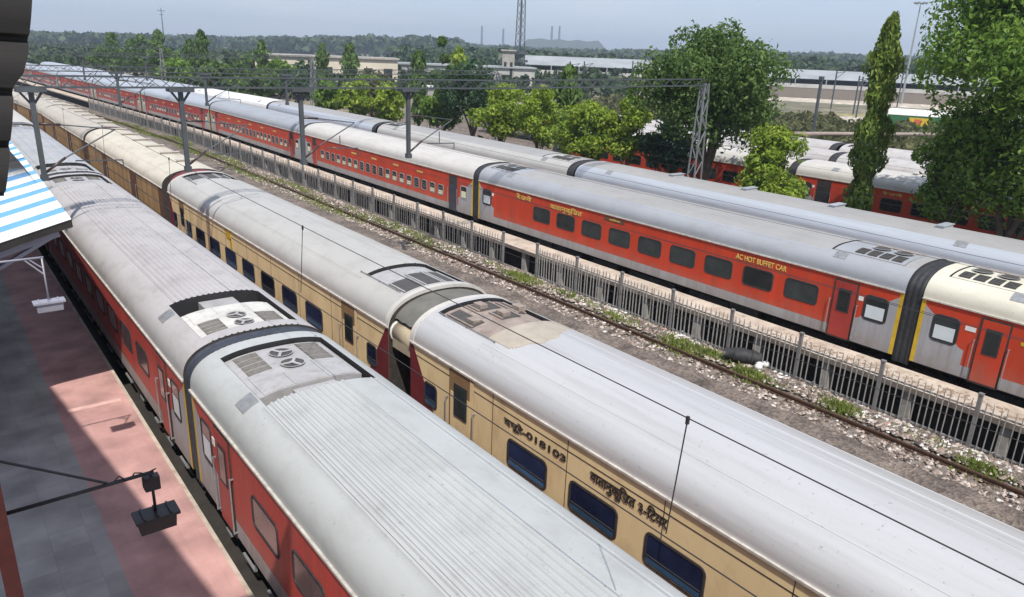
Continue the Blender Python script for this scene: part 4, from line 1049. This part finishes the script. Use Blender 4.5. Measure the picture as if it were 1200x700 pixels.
def column_tree(label, x, y, ztop, zlow, hw, n, seed, group='slim column trees', leafm=None, size=.5):
    rng = np.random.default_rng(seed); t = thing('column_tree', label, 'tree', (x,y,0), 0, group)
    u = rng.random(n); z = zlow+(ztop-zlow)*u
    prof = hw*np.minimum(1,(1-u)**.42*1.75)*(.78+.2*np.sin(u*17+seed)+.12*np.sin(u*41))*np.minimum(1,.55+u*3)
    a = rng.random(n)*6.283; r = prof*(.45+.6*rng.random(n)**.6)*(1+.22*np.sin(a*3+u*9)+.15*np.sin(a*5-u*37))
    p = np.stack([r*np.cos(a), r*np.sin(a), z],1); d = np.stack([np.cos(a),np.sin(a),np.full(n,.35)],1)
    leaves_mesh('crown', p, d, size, leafm or M['leaf_ash'], t, seed, hang=1, asp=.42)
    m = MB(); m.tube([(0,0,-.1),(.03,.02,ztop*.5),(0,0,ztop*.93)],[.17,.11,.03],7); m.build('trunk', M['bark'], t)
    return t
broad_tree('large round dark green tree with branching trunk behind the silver roofs', 39, 29.4, 12.3, 3.9, 4.9, M['leaf_dark'], 24000, .225, 11, 3.4, 38)
broad_tree('small lime green tree left of the slim column tree', 37.5, 23.7, 6.75, .6, 2.1, M['leaf_lime'], 12000, .2, 12, 1.6, 40)
column_tree('tall slim drooping column tree in front of the red coach', 38.5, 19.0, 12.5, 1.4, .80, 9000, 13, size=.29)
broad_tree('huge dense green tree filling the right edge', 38.6, 12.0, 17.0, 1.4, 5.0, M['leaf_mid'], 62000, .20, 14, 2.2, 70)
broad_tree('lower green tree merging under the huge tree at the right edge', 38.4, 14.7, 8.4, 1.6, 2.0, M['leaf_mid'], 10000, .2, 15, 2.0, 26)
broad_tree('dark tree at the far right behind the huge one', 40, 8.3, 11, 2.8, 4.2, M['leaf_dark'], 12000, .28, 16, 2.6, 26)
broad_tree('wide lime green bushy tree left of the large round tree', 38.5, 39.9, 7.0, 2.0, 2.6, M['leaf_lime'], 10000, .22, 17, 1.5, 24)
broad_tree('lime green tree just beside the large round tree', 40, 37.4, 7.5, 2.4, 1.9, M['leaf_lime'], 6500, .22, 18, 1.7, 18)
broad_tree('dark blue green tree under the large round tree crown', 41, 34.6, 6.0, 2.0, 2.0, M['leaf_blue'], 3600, .27, 19, 1.4, 18)
broad_tree('lime green tree in front of the pointed dark tree', 39.5, 46.6, 7.6, 2.2, 2.2, M['leaf_lime'], 8000, .22, 20, 1.5, 20)
broad_tree('yellowish green tree right of the dark blue green tree', 40, 52.2, 7.6, 2.2, 2.6, M['leaf_lime'], 8000, .24, 21, 1.5, 22)
column_tree('pointed dark column tree between two lime green trees', 43, 47.4, 9.1, 2.5, 1.05, 2000, 22, leafm=M['leaf_dark'], size=.5)
broad_tree('dark blue green spreading tree left of the lime green trees', 43, 61, 9.5, 3.0, 3.5, M['leaf_blue'], 8000, .3, 23, 2.2, 24)
column_tree('slender tree next to the white cabin', 44, 73, 9.7, 2.2, .95, 1400, 24, leafm=M['leaf_dark'])
broad_tree('tall narrow dark tree behind the white cabin', 44.5, 69, 11.3, 3.0, 1.45, M['leaf_dark'], 2000, .42, 25, 2.6, 14)
column_tree('small bright column tree beyond the white cabin', 60, 88.9, 10.3, 4, 1.2, 1200, 26, leafm=M['leaf_lime'], size=.6)
bel = [('lime green shrub tree behind the third drop arm',39,70.6,6.7,1.8,2.3,'leaf_lime'),('green shrub tree in the middle of the low tree belt',39.5,78.6,6.4,1.8,2.4,'leaf_lime'),
       ('green shrub tree at the left of the low tree belt',40,87.4,5.9,1.6,2.3,'leaf_mid'),('olive shrub tree behind the low belt',43,82,6.6,1.8,2.6,'leaf_dry'),('mid green tree filling the belt behind the fourth train',42,65,6.5,1.8,2.2,'leaf_mid'),
       ('dark grey green tree behind the bright white roof',42,101.4,7.0,1.8,3.4,'leaf_blue'),('dark tree left of the grey green tree',41,114.4,6.1,1.5,3.2,'leaf_dark'),
       ('dark tree behind the far end of the white roof',40,130,6.6,1.5,3.5,'leaf_dark'),('green rounded tree in the far left belt',38,148,7.2,1.5,3.6,'leaf_mid'),
       ('dark bushy tree in the far left belt',40,166,9.2,1.5,4.0,'leaf_dark'),('bright bushy tree in the far left belt',44,176,8.0,1.5,3.4,'leaf_mid'),
       ('tall rounded tree in the far left belt',44,200,11,1.5,4.2,'leaf_dark'),('low dark tree beyond the far coaches',40,222,7.6,1.0,4.8,'leaf_dark'),('leafy tree behind the far left belt',54,140,7.5,1.5,4,'leaf_mid'),('dark tree behind the far left belt',58,165,8.2,1.5,4.4,'leaf_dark'),
       ('olive tree behind the low belt by the warehouse',58,112,6.6,1.4,3.6,'leaf_dry'),('green tree behind the low belt by the warehouse',52,100,6.2,1.4,3.0,'leaf_mid')]
for i, (lab,x,y,zt_,zl,hw_,lm) in enumerate(bel):
    broad_tree(lab, x, y, zt_, zl, hw_, M[lm], 2300 if y < 110 else 1700, .4 if y < 110 else .62, 40+i, 1.5, 18)
for i, (lab,x,y,zt_,hw_) in enumerate((('slim dark column tree left of the cream warehouse',50,136.5,10.1,1.3),('slim column tree at the middle of the cream warehouse',60,133.4,10,1.2),('slim column tree at the right end of the cream warehouse',60,122.2,10.2,1.55),
        ('dark column tree far to the left above the coaches',40,210,10.6,2.1),('column tree beside the tall rounded far tree',45,186.6,11.6,1.5),('pointed column tree left of the warehouse trees',45,154.7,11.6,1.5),('column tree peeking over the far left belt',47,170,9.8,1.4))):
    column_tree(lab, x, y, zt_, 1.0, hw_, 1300, 70+i, leafm=M['leaf_dark'], size=.8)

# scrub and woodland that read as masses
def mass(name, label, cat, items, m, seed, per=26):
    """items: (x,y,h,w) lumps of foliage"""
    rng = np.random.default_rng(seed); P=[]; Dn=[]; S=[]
    for x,y,h,w in items:
        lob = [(x+rng.normal(0,w*.35), y+rng.normal(0,w*.35), h*rng.uniform(.35,.8), w*rng.uniform(.3,.5)) for _ in range(4)]
        p,d = lobes_points(rng, lob, per, .2); p[:,2] = np.minimum(np.maximum(p[:,2],.0),h); P.append(p); Dn.append(d); S.append(np.full(per, w*(.42 if per < 60 else .27)))
    o = leaves_mesh(name, np.concatenate(P), np.concatenate(Dn), np.concatenate(S), m, None, seed, asp=.8)
    tag(o, label, cat, kind='stuff'); return o
rg = random.Random(21)
it = []
for k_ in range(560):
    x = rg.uniform(63,125); y = x*(rg.uniform(.28,1.1) if k_ < 330 else rg.uniform(.38,.62)); it.append((x,y,rg.uniform(.8,2.6),rg.uniform(1,2.2)))
for _ in range(120):
    y = rg.uniform(30,110); it.append((rg.uniform(35.5,42.5),y,rg.uniform(.8,2.4),rg.uniform(.8,1.5)))
mass('scrub','low olive scrub on the open ground behind the trains','scrub',it,M['leaf_dry'],31,40)
it = []
for k_ in range(430):
    a = R(rg.uniform(6,42) if k_ < 260 else rg.uniform(1,16)); d_ = rg.uniform(150,330) if k_ < 260 else rg.uniform(230,560); it.append((d_*math.sin(a)+25,d_*math.cos(a)*1.0,rg.uniform(3,7.0),rg.uniform(3,6)))
mass('undergrowth','dark green undergrowth behind the far left tree belt','undergrowth',it,M['leaf_far'],32,90)
it = []
prof = [(4,7),(12,9),(20,12.4),(28,21),(33,22),(35.5,14),(44,13),(47,15),(54,20),(62,21),(70,19),(82,22)]
def top(a):
    for (p,h),(q,g_) in zip(prof,prof[1:]):
        if p <= a <= q: return h+(g_-h)*(a-p)/(q-p)
    return 18
for ring in range(4):
    for k in range(230):
        a = 2+80*rg.random(); d_ = (820,1120,1450,1850)[ring]*rg.uniform(.92,1.08)
        h_ = 10+(top(a)-10)*d_/1100+rg.uniform(-4,2.5)*d_/1100
        it.append((d_*math.sin(R(a)),d_*math.cos(R(a)),max(6,h_),rg.uniform(13,24)*(1+ring*.25)))
mass('far_woodland','hazy blue green woodland along the horizon','woodland',it,M['leaf_far'],33,150)
it = []
for k in range(150):
    a = rg.uniform(50,75); d_ = rg.uniform(330,440); it.append((d_*math.sin(R(a)),d_*math.cos(R(a)),rg.uniform(8,13.5),rg.uniform(6,11)))
for k in range(110):
    a = rg.uniform(30,47); d_ = rg.uniform(330,460); it.append((d_*math.sin(R(a)),d_*math.cos(R(a)),rg.uniform(6,11),rg.uniform(6,11)))
mass('treeline','dark green treeline behind the long pale sheds','woodland',it,M['leaf_far'],34,170)

# ------------------------------------------------------------------ the far side of the yard
def quad(name, pts, z, m):
    mb = MB(); mb.face([(x,y,z) for x,y in pts]); return structure(mb.build(name, m))
quad('dirt_road', [(120,250),(150,262),(262,60),(225,60)], -.045, M['sand'])
quad('sandy_strip', [(92,112),(104,120),(176,62),(168,50)], -.05, M['sand'])
quad('dry_field', [(90,62),(140,92),(190,78),(130,40)], -.052, M['dry'])
def shed(label, a, b, w, ztop, zeave, name='platform_shed', wall=True, group='long pale sheds'):
    a, b = Vector((*a,0)), Vector((*b,0)); d = b-a; L = d.length; rz = math.atan2(d.y,d.x)
    t = thing(name, label, 'shed', a, rz, group)
    m = MB(); m.grid([[(-1,0,zeave),(L+1,0,zeave)],[(-1,-w/2,ztop),(L+1,-w/2,ztop)],[(-1,-w,zeave),(L+1,-w,zeave)]],0,False); m.build('roof', M['shed'], t)
    m = MB(); m.box(0,L,-w*.7,-w*.3,0,zeave-.5); m.build('wall', M['void'], t)
    m = MB(); m.box(0,L,.3,2.6,zeave-2.6,zeave-1.5); m.build('train_roof_strip', M['shed_w'], t)
    m = MB(); m.box(0,L,.4,2.5,0,zeave-2.602); m.build('train_side_strip', M['wood'], t)
    for k in range(int(L/9)):
        m = MB(); m.box(9*k+4,9*k+4.3,.05,.35,0,zeave); m.build('post', M['steel_lt'], t)
    return t
def fshed(*a_, **k): return shed(*a_, **k)
# local -Y of each shed must point away from the camera
shed('long pale platform shed roof behind the slim column tree', (262,62), (207,150), 24, 8.2, 5.6)
shed('long pale shed roof left of the large round tree', (222,140), (158,195), 22, 9.2, 6.4)
def block(name, label, cat, a, b, w, h, wallm, roofm, nwin, zbase=0):
    a, b = Vector((*a,0)), Vector((*b,0)); d = b-a; L = d.length; t = thing(name, label, cat, a, math.atan2(d.y,d.x))
    m = MB(); m.box(0,L,0,w,zbase,h); m.build('wall', wallm, t)
    m = MB(); m.box(-.4,L+.4,-.5,w+.4,h+.002,h+.35); m.build('roof', roofm, t)
    for k in range(nwin):
        m = MB(); c_ = L*(k+.5)/nwin; m.box(c_-L/nwin*.22,c_+L/nwin*.22,-.06,.05,h*.35,h*.75); m.build('window', M['glass'], t)
    return t
block('warehouse','long cream warehouse with dark openings behind the slim column trees','building',(57,160),(84,148),14,7.4,M['bld_cream'],M['concrete'],7)
block('warehouse','low white roofed shed to the right of the cream warehouse','building',(89,168),(122,147),12,6.2,M['shed_w'],M['shed'],8)
block('water_tower','narrow white tower block beside the lattice radio mast','building',(115.2,151.5),(117.6,149.7),4,10.2,M['concrete'],M['concrete'],2)
h_ = thing('white_cabin','small white cabin raised on posts beside the tall narrow dark tree','cabin',(50,80.4,0))
m = MB(); m.box(-.8,.8,-1,1,3.2,5.5); m.build('wall', M['shed_w'], h_)
m = MB(); m.box(-1,1,-1.2,1.2,5.502,5.75); m.build('roof', M['roof_bright'], h_)
for sx in (-.7,.7):
    for sy in (-.9,.9): m = MB(); m.bar((sx,sy,0),(sx,sy,3.2), .16); m.build('post', M['concrete'], h_)
m = MB(); m.box(-.83,-.79,-.35,.35,4.0,4.8); m.build('window', M['glass'], h_)
# masts and chimneys
t = thing('radio_mast','tall lattice radio mast rising out of the picture','mast',(155.6,195.5,0))
m = MB()
for sx in (-1,1):
    for sy in (-1,1): m.bar((sx*1.3,sy*1.3,0),(sx*.45,sy*.45,46), .2)
for k in range(22):
    a_, b_ = k/22, (k+1)/22; e = 1.3-.85*a_; f = 1.3-.85*b_; s = 1 if k % 2 else -1
    for sy in (-1,1): m.bar((s*e,sy*e,46*a_),(-s*f,sy*f,46*b_), .11); m.bar((sy*e,s*e,46*a_),(sy*f,-s*f,46*b_), .11); m.bar((-e,sy*e,46*a_),(e,sy*e,46*a_), .1)
m.build('lattice', M['hoard_red'] if False else M['steel'], t)
for k, z in enumerate((7,9.5)):
    m = MB(); m.box(-1.9,1.9,-1.9,1.9,z,z+.8); m.build('platform', M['steel'], t)
t = thing('high_mast_light','tall slim high mast light with a ring of lamps left of the huge tree','mast light',(227,105.3,0))
m = MB(); m.tube([(0,0,0),(0,0,14),(0,0,27.6)],[.36,.26,.16],8); m.build('mast', M['steel_lt'], t)
m = MB(); m.disc((0,0,27.3),1.5,16,0,1.2); m.bar((-1.5,0,27.3),(1.5,0,27.3), .12); m.bar((0,-1.5,27.3),(0,1.5,27.3), .12); m.build('lamp_ring', M['steel'], t)
for k in range(6): m = MB(); an = k*1.047; m.bar((1.45*math.cos(an),1.45*math.sin(an),27.1),(1.45*math.cos(an),1.45*math.sin(an),27.6), .6, .4); m.build('lamp', M['steel_lt'], t)
t = thing('radio_mast','thin antenna mast above the left tree belt','mast',(168.5,679.5,0))
m = MB(); m.tube([(0,0,0),(0,0,20),(0,0,33)],[.5,.4,.25],6); m.build('pole', M['steel'], t)
m = MB(); m.bar((-3,0,31),(3,0,31), .4); m.bar((-1.5,0,28),(1.5,0,28), .4); m.build('antenna', M['steel'], t)
for i, (x,y,h) in enumerate(((1503,1741,86),(1519.7,1726.4,87),(1342,1868,79),(1392.6,1830.5,74))):
    m = MB(); m.tube([(0,0,0),(0,0,h*.5),(0,0,h)],[4.2,3.3,2.6],10)
    tag(m.build('chimney', M['steel'], None, (x,y,0)), ('left chimney of the close pair above the flat topped hill','right chimney of the close pair above the flat topped hill','leftmost lone thin chimney on the horizon','thin lone chimney just left of the lattice mast')[i], 'chimney')
# flat-topped hill
M['hill'] = mat('hill_scrub', (.06,.075,.06), .95, 0, .3, .01)
rows = []
for u in range(25):
    f = u/24; x, y = 1180+(1345-1180)*f, 1492+(1342-1492)*f; e = min(1,min(f,1-f)*9)
    top_h = 43*e**.6+(1.5*math.sin(u*1.3))*e
    rows.append([(x-60,y-60,-1),(x-10,y-10,top_h*.98),(x+60,y+60,top_h),(x+160,y+160,-1)])
m = MB(); m.grid(rows,0,True); structure(m.build('hill', M['hill']))
# pipe gantry, black pole, signal board
t = thing('pipe_gantry','brown pipe gantry crossing behind the pale coach roofs','gantry',(58.5,35.6,0))
m = MB(); m.bar((0,0,4.35),(16,-6,4.35), .34, .34, 0, 10); m.build('pipe', M['ac_rust'], t)
for k in range(3): m = MB(); m.bar((1+7*k,-.4-2.6*k,0),(1+7*k,-.4-2.6*k,4.2), .28); m.build('post', M['rust'], t)
m = MB(); m.bar((62,35.9,0),(62,35.9,8.9), .2); m.bar((61.8,35.9,8.9),(62.2,35.9,8.9), .3)
tag(m.build('signal_post', M['steel']), 'thick dark post behind the small lime green tree', 'post')
t = thing('signal_board','reddish orange board on a post above the second drop arm','sign',(56,84,0))
m = MB(); m.bar((0,0,0),(0,0,5.2), .14); m.build('post', M['steel'], t)
m = MB(); m.box(-.08,.08,-.95,.95,5.2,6.5); m.build('board', M['hoard_red'], t)
# line poles scattered over the far yard
for i, (x,y,h) in enumerate(((150,78,8),(160,84,8),(172,96,9),(205,96,9),(120,132,8.5),(132,140,8.5),(146,133,9),(160,150,9),(172,150,9),(118,100,7))):
    p = thing('line_pole', 'slim grey overhead line pole standing in the far yard', 'pole', (x,y,0), 0, 'line poles in the far yard')
    m = MB(); m.bar((0,0,0),(0,0,h), .24); m.build('pole', M['steel'], p)
    m = MB(); m.bar((0,0,h-.8),(2.2,-.9,h-.4), .12); m.bar((0,0,h-2),(2.2,-.9,h-.4), .1); m.build('bracket', M['steel'], p)

# ------------------------------------------------------------------ haze
hz = bpy.data.materials.new('haze'); hz.use_nodes = True; nt = hz.node_tree
for n_ in list(nt.nodes):
    if n_.type != 'OUTPUT_MATERIAL': nt.nodes.remove(n_)
pv = nt.nodes.new('ShaderNodeVolumePrincipled'); pv.inputs['Density'].default_value = .00040; pv.inputs['Color'].default_value = (.74,.86,1,1); pv.inputs['Anisotropy'].default_value = .2
nt.links.new(pv.outputs[0], nt.nodes['Material Output'].inputs['Volume'])
mb = MB(); mb.box(-640,3040,-640,3040,-3,95); o = mb.build('haze', hz); tag(o, 'thin blue grey haze over the far yard', 'haze', kind='stuff'); o.display_type = 'WIRE'

# ------------------------------------------------------------------ light, sky, camera
sx, sy = .31, .62
el = math.atan2(1, math.hypot(sx,sy)); az = math.atan2(-sx,-sy)   # direction towards the sun, clockwise from +Y
w = bpy.data.worlds.new('World'); scene.world = w; w.use_nodes = True
nt = w.node_tree; bg = nt.nodes['Background']
sk = nt.nodes.new('ShaderNodeTexSky'); sk.sky_type = 'NISHITA'; sk.sun_disc = False; sk.sun_elevation = el; sk.sun_rotation = az % (2*math.pi)
sk.air_density = 1.0; sk.dust_density = .8; sk.ozone_density = 1.0; sk.altitude = 200
tc = nt.nodes.new('ShaderNodeTexCoord'); mp = nt.nodes.new('ShaderNodeMapping'); mp.inputs['Scale'].default_value = (1.2,1.2,7); nt.links.new(tc.outputs['Generated'], mp.inputs[0])
no = nt.nodes.new('ShaderNodeTexNoise'); no.inputs['Scale'].default_value = 2.6; no.inputs['Detail'].default_value = 9; no.inputs['Roughness'].default_value = .55; nt.links.new(mp.outputs[0], no.inputs[0])
cr = nt.nodes.new('ShaderNodeValToRGB'); cr.color_ramp.elements[0].position = .44; cr.color_ramp.elements[1].position = .68; cr.color_ramp.elements[0].color = (0,0,0,1); cr.color_ramp.elements[1].color = (.6,.6,.6,1); nt.links.new(no.outputs[0], cr.inputs[0])
m0 = nt.nodes.new('ShaderNodeMix'); m0.data_type = 'RGBA'; m0.inputs['Factor'].default_value = .65; m0.inputs['B'].default_value = (5.0,5.8,7.8,1)   # milky humid air
nt.links.new(sk.outputs[0], m0.inputs['A'])
mx = nt.nodes.new('ShaderNodeMix'); mx.data_type = 'RGBA'; mx.inputs['B'].default_value = (6.6,7.0,7.8,1)   # thin high cloud
nt.links.new(cr.outputs[0], mx.inputs['Factor']); nt.links.new(m0.outputs['Result'], mx.inputs['A']); nt.links.new(mx.outputs['Result'], bg.inputs[0]); bg.inputs[1].default_value = .105
sd = bpy.data.lights.new('sun','SUN'); sd.energy = 4.3; sd.angle = R(.6); sd.color = (1,.955,.88)
so = bpy.data.objects.new('sun', sd); COL.objects.link(so); so.rotation_euler = Vector((sx,sy,-1)).to_track_quat('-Z','Y').to_euler(); so.location = (-20,-50,80)

cam = bpy.data.cameras.new('camera'); co = bpy.data.objects.new('camera', cam); COL.objects.link(co); scene.camera = co
F, TH, PS, RO, H = 863.817, R(18.479), R(38.665), R(2.271), 10.041
fw = Vector((math.sin(PS)*math.cos(TH), math.cos(PS)*math.cos(TH), -math.sin(TH)))
rt = Vector((math.cos(PS), -math.sin(PS), 0)); up = rt.cross(fw)
rt2 = rt*math.cos(RO)+up*math.sin(RO); up2 = up*math.cos(RO)-rt*math.sin(RO)
m4 = Matrix((( rt2.x,up2.x,-fw.x,0),(rt2.y,up2.y,-fw.y,0),(rt2.z,up2.z,-fw.z,H),(0,0,0,1)))
co.matrix_world = m4
cam.sensor_width = 36; cam.lens = F/1200*36; cam.clip_start = .05; cam.clip_end = 9000
vs = scene.view_settings; vs.view_transform = 'Standard'; vs.look = 'None'; vs.exposure = .24; vs.gamma = 1
scene.render.resolution_x, scene.render.resolution_y = 1024, 597
